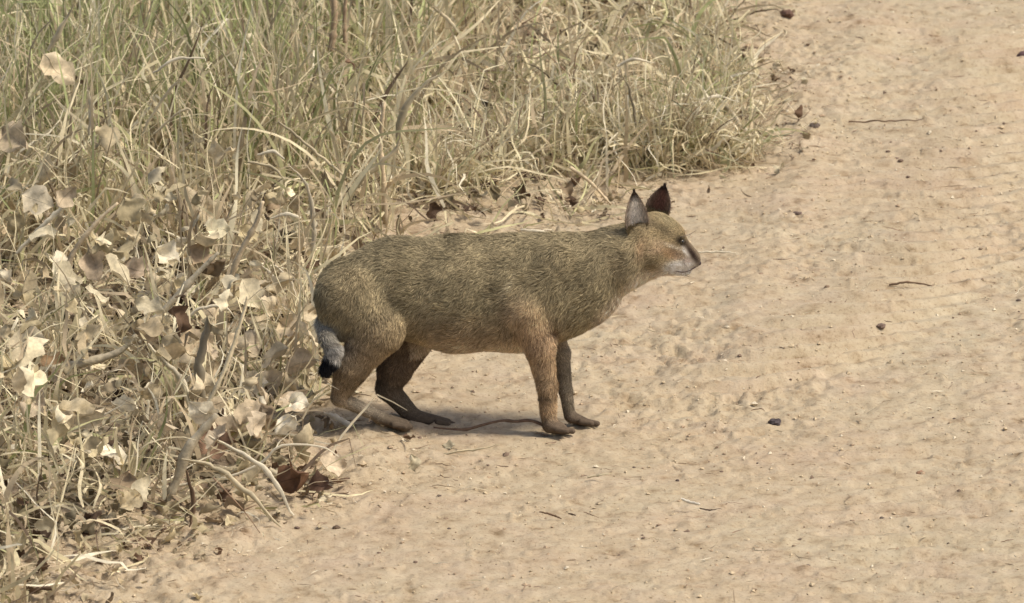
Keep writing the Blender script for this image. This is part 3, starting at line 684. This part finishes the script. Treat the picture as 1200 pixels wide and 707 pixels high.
# ---- ears
def ear(base, tip, wide, cup, opening, c_in, c_out, c_tip, n=(17, 15), seed=1, tuft=True):
    base, tip = np.array(base), np.array(tip); up = tip-base; h = np.linalg.norm(up); up = up/h
    op = nrm(np.array(opening, float)-np.dot(opening, up)*up); sd = np.cross(up, op)
    v = np.linspace(0, 1, n[0]); u = np.linspace(-1, 1, n[1]); wv = wide*(1-v**2.1)**0.8*(0.84+0.22*np.sin(np.pi*v))*(1+0.05*np.sin(v*23)*0)+0.0006
    U, Vv = np.meshgrid(u, v, indexing='xy'); Wv = wv[:, None]
    def surf(off):
        c = cup*(1-Vv*0.65); a = U*c
        return base+up*(Vv*h)[..., None]+sd*(Wv*np.sin(a)/np.sin(c))[..., None]-op*((np.cos(a)-np.cos(c))/np.sin(c)*Wv+off)[..., None]
    A = surf(0); B = surf(0.0016); V = np.concatenate([A.reshape(-1, 3), B.reshape(-1, 3)]); m = n[0]*n[1]; F = []
    for i in range(n[0]-1):
        for j in range(n[1]-1):
            k = i*n[1]+j; F.append((k, k+1, k+n[1]+1, k+n[1])); F.append((m+k, m+k+n[1], m+k+n[1]+1, m+k+1))
        for j in (0, n[1]-1): k = i*n[1]+j; F.append((k, k+n[1], m+k+n[1], m+k) if j == 0 else (k, m+k, m+k+n[1], k+n[1]))
    Ur, Vr = U.ravel(), Vv.ravel()
    edge = np.clip(np.abs(Ur)*1.5-0.45, 0, 1)[:, None]**1.2; edge = np.maximum(edge, sstep(.35, .05, Vr)[:, None]*.0+sstep(.30, .10, Vr)[:, None]*.8); tp = sstep(0.80, 0.95, Vr)[:, None]
    ci = np.array(c_in)*(1-edge)+np.array(c_out)*edge; ci = ci*(1-tp)+np.array(c_tip)*tp
    co = np.array(c_out)*(1-tp)+np.array(c_tip)*tp
    col = np.concatenate([ci, np.broadcast_to(co, ci.shape)])
    e = link_mesh('ear', V, F4=F, col=col, mat=M_SKIN); child(e, cat)
    # ear hair: short on the back, long pale wisps from the inner edge
    rng = np.random.default_rng(seed); k = 4200
    uu = rng.uniform(-1, 1, k); vvv = rng.random(k)**1.2*0.97; back = rng.random(k) < 0.45
    w_ = wide*(1-vvv**2.1)**0.8*(0.84+0.22*np.sin(np.pi*vvv)); c = cup*(1-vvv*0.65); a = uu*c
    P = base+up*(vvv*h)[:, None]+sd*(w_*np.sin(a)/np.sin(c))[:, None]-op*((np.cos(a)-np.cos(c))/np.sin(c)*w_)[:, None]
    nn = np.where(back, -1, 1)[:, None]*op
    D = nrm(up*0.9+nn*0.45+sd*(-np.sign(uu)*0.25*np.where(back, 0, 1))[:, None]+rng.normal(0, .15, (k, 3)))
    L = np.where(back, 0.004, rng.uniform(0.006, 0.014, k))*np.clip(1.15-vvv, .3, 1); S = nrm(np.cross(D, nn)+1e-5)
    P = P+nn*np.where(back, 0.0015, 0)[:, None]
    rim = np.abs(uu) > 0.82; D = np.where(rim[:, None], nrm(up*0.8+sd*np.sign(uu)[:, None]*0.8+rng.normal(0, .3, (k, 3))), D); L = np.where(rim, L*0.75*rng.uniform(.5, 1.2, k), L)
    bs = vvv < 0.16; D = np.where(bs[:, None], nrm(up*1.0+nn*0.5+rng.normal(0, .35, (k, 3))), D); L = np.where(bs, 0.010, L)
    w0 = 0.00042; VV = np.stack([P-S*w0, P+S*w0, P+D*L[:, None]*.5+S*w0*.8, P+D*L[:, None]*.5-S*w0*.8, P+D*L[:, None]], 1).reshape(-1, 3)
    ed = (np.clip(np.abs(uu)*1.5-0.45, 0, 1)**1.2)[:, None]; tpp = sstep(.66, .9, vvv)[:, None]
    cc = np.where(back[:, None] | (vvv < .14)[:, None], np.where((vvv < .14)[:, None], np.array([.25, .20, .115]), np.array(c_out)), np.array(c_in)*(1-ed)+np.array(c_out)*ed); cc = cc*(1-tpp)+np.array(c_tip)*tpp
    cc = cc*rng.uniform(.4, 1.3, (k, 1)); i = np.arange(k)[:, None]*5
    hair = link_mesh('ear_hair', VV, i+np.array([0, 1, 2, 3]), i+np.array([3, 2, 4]), np.repeat(cc, 5, 0), M_FUR); child(hair, cat)
    hair.data.transform(Matrix.Translation(cat.location-e.location-cat.location)); hair.parent = e
    if tuft:
        k = 60; P = tip-up*0.004+rng.normal(0, .0008, (k, 3)); D = nrm(up+rng.normal(0, .18, (k, 3))); L = rng.uniform(.004, .010, (k, 1)); S = nrm(np.cross(D, [0, 1, 0.1]))
        VV = np.stack([P-S*w0, P+S*w0, P+D*L*.5+S*w0*.7, P+D*L*.5-S*w0*.7, P+D*L], 1).reshape(-1, 3); i = np.arange(k)[:, None]*5
        t_ = link_mesh('ear_tuft', VV, i+np.array([0, 1, 2, 3]), i+np.array([3, 2, 4]), np.tile(c_tip, (k*5, 1)), M_FUR); child(t_, cat); t_.parent = e
    return e
ear(cpt(748, 274, -0.024), cpt(743, 224, -0.032), 0.0200, 1.25, (0.25, -1, 0.05), (.92, .88, .82), (.30, .22, .15), (.075, .055, .042), seed=4)
ear(cpt(768, 254, 0.026), cpt(779, 217, 0.036), 0.0215, 1.0, (-0.35, -1, 0.0), (.24, .12, .085), (.26, .19, .13), (.03, .02, .017), seed=5)
# ---- eyes, nose, mouth, whiskers
def ellipsoid(name, c, r, col, mat, par, seg=16):
    th = np.linspace(0, np.pi, seg+1); ph = np.linspace(0, 2*np.pi, 2*seg, endpoint=False)
    V = np.array([[math.sin(a)*math.cos(b)*r[0], math.sin(a)*math.sin(b)*r[1], math.cos(a)*r[2]] for a in th for b in ph])+c
    F = [(i*2*seg+j, i*2*seg+(j+1) % (2*seg), (i+1)*2*seg+(j+1) % (2*seg), (i+1)*2*seg+j) for i in range(seg) for j in range(2*seg)]
    o = link_mesh(name, V, F4=F, col=col, mat=mat); child(o, par); return o
M_EYE = attr_material('eye', 0, 0.08, 0.6, 0.05); M_NOSE = attr_material('nose', 0, 0.45, 0.4, 0.15)
def eye(dy, s):
    c = skin_at(798.5, 283.5, s)+np.array([0, -s*0.0006, 0]); e = ellipsoid('eye', c, (0.0052, 0.0052, 0.0048), (.05, .035, .015), M_EYE, cat)
    p = ellipsoid('pupil', c+np.array([0.0022, s*0.0036, 0]), (0.0022, 0.0018, 0.0028), (.005, .005, .005), M_EYE, cat); p.parent = e
eye(0.0005, -1); eye(0.030, 1)
ellipsoid('nose', cpt(819.0, 308.5, 0.022), (0.0042, 0.0058, 0.0040), (.04, .022, .02), M_NOSE, cat)
for s in (-1, 1):      # line of the mouth
    P = smoothpath([skin_at(815, 313, s), skin_at(809, 316.5, s), skin_at(801, 319, s), skin_at(791, 318, s)], 12)
    V, F, F3 = tube(P, np.linspace(0.0015, 0.0008, 12), 5); child(link_mesh('lip', V, F, F3, (.09, .06, .05), M_NOSE), cat)
rng = np.random.default_rng(2)
def whisker(P, r0, r1):
    v, f, g = tube(P, np.linspace(r0, r1, len(P)), 4); child(link_mesh('whisker', v, f, g, (.16, .13, .11), M_FUR), cat)
for s in (-1, 1):
    for q in range(6):
        a = skin_at(803+rng.uniform(-3, 3), 306+rng.uniform(-3, 3), s)
        d = np.array([rng.uniform(-.3, .5), s*rng.uniform(.4, 1.0), rng.uniform(-.5, .2)]); d /= np.linalg.norm(d); L = rng.uniform(.03, .05)
        whisker(smoothpath([a, a+d*L*.5+[0, 0, -.001], a+d*L+[0, 0, -.007]], 7), .0003, .0001)
    whisker(smoothpath([skin_at(797, 278, s), cpt(808, 275, 0.015+s*0.016), cpt(816, 270, 0.015+s*0.026)], 6), .0007, .0003)

# ================================================================== SINGLE STRAWS, STALKS, LEAVES
STRAW = (.62, .53, .35); PALE = (.80, .72, .54); GREY = (.42, .36, .25); BROWN = (.24, .16, .10); DARK = (.10, .065, .045); TAN = (.50, .40, .26)
def route(pts, gp, n=22):
    """photo points (px, py[, metres behind the foot]) -> a path standing at the depth of ground point gp"""
    Y0 = float(ground(gp[0], gp[1], 0.015)[1])
    P = smoothpath([at(p[0], p[1], Y0+(p[2] if len(p) > 2 else 0)) for p in pts], n)
    P[:, 2] = np.maximum(P[:, 2], height(P[:, 0], P[:, 1], False)+0.002); return P
def shade_along(n, col, k, rng):
    c = np.array(col)*(1+0.25*vn(np.linspace(0, 6, n)+rng.uniform(0, 99), np.zeros(n)+rng.uniform(0, 99)))[:, None]; return np.repeat(c, k, 0)
_r = np.random.default_rng(77)
def straw(pts, gp, wpx, col, label, name='straw', taper=(0.7, 1, 0.15), tw=(0.2, 0.9), cat_='straw', fold=0.3, group=None):
    P = route(pts, gp); n = len(P); px_m = PXM*DIST/(DIST+P[0, 1]*cp)
    P = P + 0.0022*np.stack([vn(np.arange(n)*.55+_r.uniform(0, 99), np.zeros(n)), np.zeros(n), vn(np.zeros(n), np.arange(n)*.55+_r.uniform(0, 99))], -1)*np.clip(np.linalg.norm(P[-1]-P[0])/.15, 0, 1)
    wd = np.interp(np.linspace(0, 1, n), np.linspace(0, 1, len(taper)), taper)*wpx*0.5/px_m*(1+0.12*_r.normal(size=n))
    wd = wd*0.85*np.clip(np.linalg.norm(P[-1]-P[0])/.06, .55, 1); V, F = blade_mesh(P, np.maximum(wd, 0.0004), tw[0], tw[1]+_r.normal(0, .5), fold*1.7)
    o = link_mesh(name, V, F4=F, col=shade_along(n, col, 6, _r)*np.tile([1.0, .72, 1.08, 1.05, .72, .95], n)[:, None], mat=M_GRASS); origin(o, P[0]); return tag(o, label, cat_, group)
def stalk(pts, gp, wpx, col, label, name='stalk', cat_='stalk', taper=(1, .85, .6), nodes=True, group=None):
    P = route(pts, gp, 26); n = len(P); px_m = PXM*DIST/(DIST+P[0, 1]*cp)
    r = np.interp(np.linspace(0, 1, n), np.linspace(0, 1, len(taper)), taper)*wpx*0.5/px_m*(1+0.07*_r.normal(size=n))
    if nodes: r[6::8] *= 1.35
    V, F, F3 = tube(P, np.maximum(r, 0.0004), 8); c = shade_along(n, col, 8, _r); c = np.concatenate([c, c[:1], c[-1:]])
    o = link_mesh(name, V, F, F3, c, M_TWIG); origin(o, P[0]); return tag(o, label, cat_, group)
def leaf(px, py, gp, Lpx, wr, col, label, yaw=0, pit=0, rol=0.9, curl=0.8, fold=0.35, group=None, dz=None):
    """one dead leaf: blade > midrib"""
    Y0 = float(ground(gp[0], gp[1], 0.015)[1]); c = at(px, py, Y0); L = Lpx/(PXM*DIST/(DIST+Y0*cp))
    one = lambda v: np.array([v], float)
    V = leaves(1, one(L), one(L*wr), one(curl), one(fold), _r, 0.28, 0.22)[0]; V[:, 0] -= L*0.45
    M = rotmats(one(yaw), one(pit), one(rol))[0]; V = V@M.T + c
    low = V[:, 2].min()-float(height(c[0], c[1], False)); 
    if low < 0.002: V[:, 2] += 0.002-low
    cc = np.array(col)*(1+0.22*vn(V[:, 0]*90+_r.uniform(0, 50), V[:, 2]*90+V[:, 1]*50))[:, None]
    o = link_mesh('dead_leaf', V, F4=leaf_faces(1), col=cc, mat=M_LEAF); origin(o, c); tag(o, label, 'leaf', group)
    mid = V.reshape(NU, NV, 3)[:, NV//2]; v, f, f3 = tube(mid, np.linspace(0.0009, 0.0004, NU), 5)
    m = link_mesh('midrib', v, f, f3, np.array(col)*0.75, M_TWIG); child(m, o)
    return o
straw([(366, 304), (367, 262), (358, 218), (338, 193)], (366, 345), 8, PALE, 'broad pale curved blade standing just behind the cat\'s rump', 'straw', (.7, 1, .8, .25))
straw([(104, 158), (106, 130), (101, 106)], (110, 300), 10, PALE, 'short bleached broken blade pointing up among green grass, upper left', 'straw', (.3, .8, 1, .8))
straw([(56, 60), (68, 38), (86, 6)], (60, 290), 9, STRAW, 'pale pointed blade tip near the top left corner', 'straw', (.6, 1, .1))
straw([(18, 298), (45, 270), (72, 244)], (20, 400), 7, PALE, 'straight pale blade leaning right at the left edge', 'straw', (.6, 1, .9))
straw([(180, 86), (205, 70), (240, 68)], (200, 280), 5, PALE, 'thin cream blade arching over the upper left grass', 'straw', (.5, 1, .4))
straw([(166, 160), (185, 125), (208, 96), (214, 92)], (180, 290), 5, STRAW, 'wavy pale blade rising left of the arching cream one', 'straw')
straw([(180, 158), (205, 135), (222, 129), (226, 150)], (190, 310), 4.5, STRAW, 'hooked pale blade below the wavy one, upper left', 'straw')
straw([(302, 182), (320, 178), (333, 186)], (310, 330), 7, PALE, 'short pale blade tip bent over beside the broad curved blade', 'straw', (.5, 1, .4))
straw([(290, 190), (318, 196), (335, 212)], (300, 335), 5, STRAW, 'narrow pale blade drooping under the bent blade tip', 'straw')
straw([(327, 143), (362, 172), (402, 205)], (380, 300), 4, STRAW, 'straight straw slanting down to the right above the cat\'s rump', 'straw', (.7, 1, .9))
straw([(315, 257), (335, 251), (353, 255)], (330, 370), 6, PALE, 'small cream blade lying level left of the cat\'s rump', 'straw', (.3, 1, .6))
straw([(306, 311), (318, 322), (324, 336)], (310, 400), 7, PALE, 'white curled blade left of the cat\'s hindquarters', 'straw', (.2, 1, .5))
straw([(322, 312), (340, 328), (349, 358)], (330, 400), 4, PALE, 'thin white blade arching down beside the cat\'s hindquarters', 'straw')
straw([(216, 376), (235, 362), (262, 360), (276, 374)], (240, 470), 5, PALE, 'pale hooped blade over the dead leaves left of the tail', 'straw')
straw([(172, 404), (196, 428), (214, 448), (222, 476)], (200, 520), 10, PALE, 'broad twisted pale blade above the leaf litter', 'straw', (.3, .6, 1, .5))
straw([(236, 480), (232, 430), (246, 372)], (238, 540), 15, GREY, 'wide grey dry sheath standing upright in the lower left weeds', 'straw', (.8, 1, .5), (.1, .3), .2)
stalk([(238, 484), (262, 436), (284, 372), (290, 348)], (240, 560), 5, STRAW, 'thin straight straw stem leaning beside the wide grey sheath')
stalk([(262, 350), (280, 300), (300, 262), (308, 236)], (270, 440), 7, TAN, 'tan reed stalk with a cut top left of the cat\'s rump')
stalk([(30, 455), (62, 434), (104, 424), (140, 412), (160, 392)], (60, 500), 11, GREY, 'thick grey bent branch lying through the weeds at the left', 'branch', 'branch', (.7, 1, .8, .5))
stalk([(155, 400), (190, 366), (232, 320), (256, 296)], (190, 470), 10, GREY, 'flattened grey stem slanting up right from the bent branch', taper=(1, .8, .4))
stalk([(186, 604), (206, 566), (222, 524), (254, 486)], (186, 606), 13, GREY, 'thick grey dry stalk leaning right at the bottom left', taper=(.5, .8, 1, .5))
stalk([(80, 330), (84, 300), (112, 262), (138, 238)], (90, 420), 8, TAN, 'forked looking tan stem among the left hand leaves', taper=(1, .7, .4))
straw([(58, 588), (110, 574), (200, 571), (262, 560), (305, 543), (330, 522), (372, 522), (396, 536)], (300, 590), 4.5, PALE, 'long arching straw crossing the bottom left litter', taper=(.6, 1, .8, .4))
straw([(62, 585), (100, 566), (130, 559), (156, 560)], (100, 592), 6, STRAW, 'short straw under the left end of the long arching straw')
straw([(246, 512), (284, 532), (315, 556), (345, 606)], (335, 606), 8, PALE, 'broad pale blade slanting down to the sand, right of its twin', 'straw', (.4, .7, 1, .5))
straw([(214, 538), (250, 548), (280, 568), (330, 618)], (325, 618), 8, STRAW, 'pale blade with its tip on the sand, left of its twin', 'straw', (.3, .8, 1, .3))
straw([(-4, 528), (45, 531), (92, 533)], (40, 560), 6, STRAW, 'upper of two level straws at the bottom left edge', taper=(1, .9, .5))
straw([(-4, 539), (50, 545), (97, 554)], (40, 575), 6, PALE, 'lower of two level straws at the bottom left edge', taper=(1, .9, .5))
straw([(50, 516), (98, 500), (152, 468)], (80, 560), 4.5, PALE, 'thin pale straw rising right above the two level straws')
straw([(178, 516), (215, 514), (240, 516)], (200, 560), 4, STRAW, 'short level straw beside the thick grey stalk')
straw([(222, 618), (226, 590), (217, 552)], (224, 630), 9, BROWN, 'dark brown hanging blade in front of the bottom litter', 'straw', (.2, .8, 1, .5), (.1, .4), .35)
straw([(378, 483), (392, 489), (412, 500)], (398, 500), 10, (.86, .82, .72), 'white splinter of straw on the ground behind the cat\'s heel', 'straw', (.3, 1, .8))
stalk([(508, 501), (530, 503), (548, 503), (566, 498), (588, 493), (604, 494), (622, 493), (640, 500), (652, 508)], (600, 503), 3.2, DARK, 'dark thin twig on the sand between the cat\'s hind and fore paws', 'twig', 'twig', (.6, 1, .9, 1.2, .8))  # thin dark tube laid along the ground between the paws
straw([(610, 270), (630, 271), (652, 273)], (630, 290), 4.5, PALE, 'pale straw lying level just above the cat\'s back', taper=(.9, 1, .6))
stalk([(668, 196), (692, 214), (716, 240)], (700, 250), 4.5, TAN, 'short stick pointing at the cat\'s near ear from the grass', 'stick', 'stick')
straw([(838, 110), (862, 140), (888, 172)], (884, 176), 9, PALE, 'broad pale blade bent to the sand at the right tip of the grass', 'straw', (.4, 1, .8, .6))
straw([(812, 122), (838, 113), (868, 120)], (830, 185), 5, PALE, 'level cream blade joining the bent one at the right tip', 'straw')
straw([(724, 78), (742, 70), (768, 74)], (745, 190), 5, PALE, 'small cream blade arched over the right hand tuft', 'straw')
straw([(748, 160), (738, 110), (724, 78)], (748, 192), 5, GREY, 'upright grey blade in the middle of the right hand tuft', 'straw')
straw([(782, 178), (784, 130), (780, 78)], (782, 195), 4, STRAW, 'straight upright straw in the right hand tuft')
straw([(400, 236), (430, 205), (462, 176), (470, 150)], (410, 285), 9, STRAW, 'wide straw coloured blade crossing upright stems above the cat\'s loin', 'straw')
stalk([(452, 262), (450, 215), (446, 170), (450, 120)], (452, 278), 7, TAN, 'upright tan stem behind the cat\'s loin')
straw([(462, 175), (468, 140), (490, 104), (520, 84)], (470, 250), 12, STRAW, 'broad dry blade fanning out above the cat\'s back', 'straw', (.6, 1, .6, .2))
straw([(508, 8), (530, 28), (538, 40)], (520, 150), 6, STRAW, 'drooping straw tip at the top centre of the grass')
stalk([(388, 60), (392, 20), (390, -20)], (392, 200), 8, (.34, .25, .16), 'left of two dark brown stems at the top of the grass', cat_='stalk', taper=(1, .9, .8))
stalk([(404, 50), (404, 15), (408, -20)], (404, 195), 5, (.34, .25, .16), 'right and thinner of two dark brown stems at the top', taper=(1, .9, .8))
def twig(paths, gp, col, label):
    e0 = route(paths[0], gp, 12)[0]; root = empty('twig', e0); tag(root, label, 'twig')
    for i, p in enumerate(paths):
        P = route(p, gp, 12); V, F, F3 = tube(P, np.linspace(0.0016, 0.0006, 12), 6)
        child(link_mesh('stem' if i == 0 else 'side_shoot', V, F, F3, col, M_TWIG), root)
twig([[(700, 120), (672, 92), (640, 62), (612, 28), (590, 2)], [(640, 62), (628, 68), (600, 66)], [(612, 28), (640, 12)], [(672, 92), (676, 60), (690, 40)]], (690, 150), BROWN, 'dark branching twig sprawled over the thin grass at top centre')
twig([[(560, 190), (530, 196), (498, 190), (462, 200)], [(530, 196), (520, 182)]], (540, 215), BROWN, 'brown twig lying level above the middle of the cat\'s back')
twig([[(872, 120), (850, 78), (838, 40), (842, 10)], [(850, 78), (872, 60)], [(838, 40), (815, 22)], [(862, 100), (880, 92)]], (868, 150), GREY, 'grey bare twig standing at the right edge of the grass')
twig([[(250, 560), (285, 598), (305, 625)], [(285, 598), (300, 592)]], (290, 625), BROWN, 'reddish brown forked twig resting on the bottom left litter')

leaf(62, 84, (60, 270), 52, .36, (.58, .48, .32), 'large crumpled beige leaf hanging in the grass near the top left', 0.3, 1.1, 1.0, 1.2)
leaf(18, 162, (20, 320), 46, .4, (.52, .42, .28), 'tan leaf drooping at the left edge above the other leaves', -0.4, .6, 1.2)
leaf(42, 236, (50, 360), 42, .42, (.60, .52, .37), 'pale leaf with lifted corner, left edge, below the drooping tan leaf', 0.2, .5, 1.2)
leaf(74, 232, (80, 360), 34, .35, (.54, .44, .30), 'small tan leaf right beside the pale leaf with lifted corner', 1.0, -.6, 1.1)
leaf(192, 302, (190, 400), 36, .45, (.78, .70, .52), 'bright cream folded leaf in the middle of the left weeds', 0.4, .9, 1.2, 1.6, .8)
leaf(160, 318, (170, 405), 38, .42, (.55, .44, .31), 'dull tan leaf just left of the bright cream folded leaf', -0.3, .3, .9)
leaf(290, 344, (285, 430), 42, .38, (.66, .58, .40), 'pale pointed leaf upright left of the cat\'s hindquarters', 0.3, 1.2, 1.3)
leaf(250, 270, (250, 390), 34, .42, (.60, .54, .37), 'greenish beige leaf hanging above the pale pointed leaf', 0.8, .5, 1.0)
leaf(34, 410, (40, 480), 62, .42, (.62, .53, .36), 'large pale curled leaf at the left edge above the grey branch', 0.2, .2, 1.0, 1.5)
leaf(112, 312, (110, 400), 44, .38, (.48, .38, .26), 'brownish leaf standing beside the forked looking stem', -0.6, 1.0, 1.2)
leaf(226, 405, (230, 480), 50, .40, (.58, .46, .30), 'tan leaf pointing down beside the hooped blade', 0.1, 1.3, 1.2, .6)
leaf(290, 408, (290, 470), 46, .42, (.50, .41, .28), 'broad dull leaf resting on the litter left of the cat\'s tail', 0.4, .1, .7)
leaf(342, 386, (340, 450), 40, .42, (.64, .52, .34), 'yellowish leaf directly left of the cat\'s tail', -0.5, .4, .9)
leaf(318, 452, (320, 480), 44, .40, (.60, .50, .35), 'beige arched leaf below and left of the cat\'s tail tip', 0.5, -.2, .8, 1.6)
leaf(352, 466, (352, 482), 36, .36, (.66, .57, .40), 'light leaf lying by the cat\'s heel', -0.3, -.2, .7, 1.2)
leaf(350, 562, (350, 582), 62, .34, (.17, .095, .055), 'dark brown arched leaf at the foot of the litter', 0.3, -.1, 1.1, 2.2, .5)
leaf(383, 546, (383, 566), 40, .46, (.60, .49, .34), 'beige leaf leaning on the dark brown arched leaf', 0.9, .6, 1.0, .9)
leaf(375, 570, (375, 582), 34, .42, (.15, .09, .06), 'small dark leaf shard at the corner of the beige leaf', -0.3, .1, 1.0)
leaf(252, 520, (255, 560), 52, .40, (.24, .15, .095), 'dark brown leaf in the hollow behind the pale blades', 0.3, .3, 1.1, 1.4)
leaf(300, 505, (300, 535), 44, .42, (.40, .30, .19), 'mid brown leaf in the litter above the long arching straw', 0.6, .0, .9)
leaf(60, 430, (60, 500), 40, .4, (.30, .20, .11), 'rusty brown leaf under the grey branch at the left', 0.6, .4, 1.0)
# smaller look-alike leaves caught in the weeds
proto_done = 0
for k in range(125):
    ex, ey = (_r.uniform(0, 345), _r.uniform(215, 545)) if k < 90 else (_r.uniform(240, 362), _r.uniform(340, 520))
    if k < 90 and ex > 330-0.2*abs(ey-400) or (ey > 500 and ex > 300): continue
    leaf(ex, ey, (ex, ey+_r.uniform(30, 90)), _r.uniform(24, 46), _r.uniform(.28, .42), np.array([(.62, .52, .35), (.50, .40, .26), (.78, .70, .52), (.56, .46, .32)][_r.integers(0, 4)]),
         'small crumpled dead leaf caught in the dry weeds on the left', _r.uniform(0, 6.28), _r.normal(0, .7), _r.uniform(.5, 1.6), _r.uniform(-1.8, 1.8), _r.uniform(0, .7), group='small dead leaves caught in the weeds')
# ---- curly tufts at the right end of the grass
def tuft(px, py, n, h, seed, label, green=0.10):
    rng = np.random.default_rng(seed); x0, y0 = [float(v) for v in ground(px, py, .01)]; z0 = float(height(x0, y0, False))
    n = int(n*1.7); x = x0+rng.normal(0, .030, n); y = y0+rng.normal(0, .03, n)
    V, F = blades(x, y, height(x, y, False)-.003, h*rng.uniform(.5, 1.25, n), rng.lognormal(math.log(.0019), .35, n), np.abs(rng.normal(.65, .4, n)), rng.normal(.9, .8, n), rng, K=13, kink=.3, wig=1.25)
    c = grass_colours(n, 0, rng, .14); g = rng.random(n) < green; c[g] = np.array([.42, .42, .25])*rng.uniform(.7, 1.3, (g.sum(), 1))
    o = link_mesh('grass_tuft', V, F4=F, col=np.repeat(c, 26, 0), mat=M_GRASS); origin(o, (x0, y0, z0)); tag(o, label, 'grass tuft', 'curly dry tufts at the right end of the grass')
for i, (px, py, n, h, lb) in enumerate([
    (715, 186, 130, .20, 'curly tuft with a dark hollow at its base, above the cat\'s neck'), (765, 192, 150, .20, 'thick curly tuft above and right of the cat\'s ears'),
    (812, 186, 150, .20, 'dense tangled tuft between the thick curly one and the right tip'), (852, 176, 110, .17, 'low ragged tuft at the right tip of the grass'),
    (660, 190, 110, .20, 'loose curly tuft above the cat\'s shoulder'), (842, 120, 120, .20, 'grey green tuft behind the right tip of the grass'), (800, 60, 110, .22, 'thin tuft at the top, right of the branching twig'),
    (610, 205, 90, .17, 'thin sprawling tuft above the middle of the cat\'s back'), (560, 222, 100, .18, 'sprawling straw tuft above the cat\'s loin'), (505, 240, 110, .2, 'leftmost sprawling tuft just above the cat\'s back')]):
    tuft(px, py, n, h, 100+i, lb)

# ================================================================== THINGS ON THE TRACK
def stone(px, py, wpx, col, label, name='pebble', cat_='pebble', flat=.6, group=None, seed=0):
    rng = np.random.default_rng(seed+500); x, y = [float(v) for v in ground(px, py, 0)]; r = wpx/2/(PXM*DIST/(DIST+y*cp)); z = float(height(x, y))
    th = np.linspace(0, np.pi, 8); ph = np.linspace(0, 2*np.pi, 12, endpoint=False)
    D = np.array([[math.sin(a)*math.cos(b), math.sin(a)*math.sin(b), math.cos(a)] for a in th for b in ph])
    k = 1+.28*vn(D[:, 0]*1.7+seed*3.1, D[:, 1]*1.7+D[:, 2]*1.3, 1)+.12*vn(D[:, 0]*4+seed, D[:, 2]*4+D[:, 1]*3, 2)
    V = D*k[:, None]*r*np.array([1, .75, flat])+[x, y, z+r*flat*.55]
    F = [(i*12+j, i*12+(j+1) % 12, (i+1)*12+(j+1) % 12, (i+1)*12+j) for i in range(7) for j in range(12)]
    o = link_mesh(name, V, F4=[f[::-1] for f in F], col=np.array(col), mat=M_STONE, smooth=False); origin(o, (x, y, z)); return tag(o, label, cat_, group)
stone(908, 497, 17, (.075, .06, .06), 'dark grey pebble alone on the open track right of the cat', seed=1)
stone(921, 27, 17, (.12, .07, .05), 'dark brown clod near the top of the track', 'clod', 'clod', seed=2)
stone(1198, 71, 12, (.10, .06, .06), 'dark clod at the right edge near the top', 'clod', 'clod', 1.0, seed=3)
stone(1078, 550, 10, (.26, .15, .09), 'small reddish pebble on the lower right of the track', seed=4)
stone(1032, 395, 11, (.17, .12, .09), 'small brown clod beside the tyre tread marks', 'clod', 'clod', seed=5)
stone(955, 156, 12, (.13, .10, .08), 'dark crumb of earth right of the grass tip', 'clod', 'clod', seed=6)
stone(934, 257, 12, (.13, .09, .07), 'flat dark crumb on the track right of the cat\'s ears', 'clod', 'clod', .3, seed=7)
stone(348, 625, 7, (.12, .08, .06), 'little dark crumb on the sand below the bottom litter', 'clod', 'clod', .5, seed=8)
stone(394, 627, 10, (.13, .09, .06), 'dark crumb right of the little one below the litter', 'clod', 'clod', .5, seed=9)
straw([(798, 585), (808, 589), (820, 592)], (808, 591), 10, (.85, .80, .68), 'white straw fragment on the track below the cat', 'straw', (.5, 1, .8))
straw([(820, 596), (832, 598), (845, 596)], (832, 598), 4, DARK, 'dark splinter beside the white straw fragment', 'splinter', cat_='splinter')
straw([(520, 533), (555, 527), (586, 521)], (555, 529), 3.5, STRAW, 'pale straw on the sand in front of the cat\'s belly', 'straw')
straw([(688, 560), (702, 557), (718, 555)], (702, 558), 5, STRAW, 'short beige straw on the sand below the fore paws', 'straw')
straw([(632, 600), (645, 603), (658, 608)], (645, 604), 6, BROWN, 'curled dark leaf scrap on the sand below the fore paws', 'leaf_scrap', (.4, 1, .5), cat_='leaf scrap')
straw([(666, 602), (675, 604)], (670, 604), 5, DARK, 'tiny dark scrap right of the curled leaf scrap', 'leaf_scrap', (.6, 1, .4), cat_='leaf scrap')
straw([(684, 600), (692, 603), (702, 607)], (692, 604), 2.5, BROWN, 'thin bent stem right of the tiny dark scrap', 'stem', cat_='stem')
straw([(995, 143), (1040, 142), (1080, 141)], (1040, 144), 2.2, BROWN, 'long thin dark straw across the upper track', 'straw', (1, 1, .5))
straw([(1042, 334), (1065, 331), (1094, 335)], (1065, 334), 3, BROWN, 'thin brown straw on the track above the tyre tread marks', 'straw', (1, 1, .5))
straw([(812, 296), (845, 296), (868, 298)], (840, 298), 3, PALE, 'pale straw on the sand in front of the cat\'s nose', 'straw')
straw([(878, 488), (880, 481), (892, 479), (896, 482)][1:], (888, 483), 3, BROWN, 'short dark stem above the dark grey pebble', 'stem', cat_='stem')
# look-alike crumbs strewn over the track
rr = np.random.default_rng(321)
k = 0
while k < 42:
    px, py = rr.uniform(420, 1195), rr.uniform(30, 700)
    x, y = ground(px, py)
    if edge_dist(x, y) > -25 or (380 < px < 840 and 200 < py < 520): continue
    stone(px, py, rr.uniform(3, 7), np.array([(.16, .11, .08), (.24, .17, .11), (.12, .09, .07)][rr.integers(0, 3)]), 'small dark crumb lying on the sandy track', 'crumb', 'crumb', rr.uniform(.25, .6), 'dark crumbs on the track', seed=20+k); k += 1
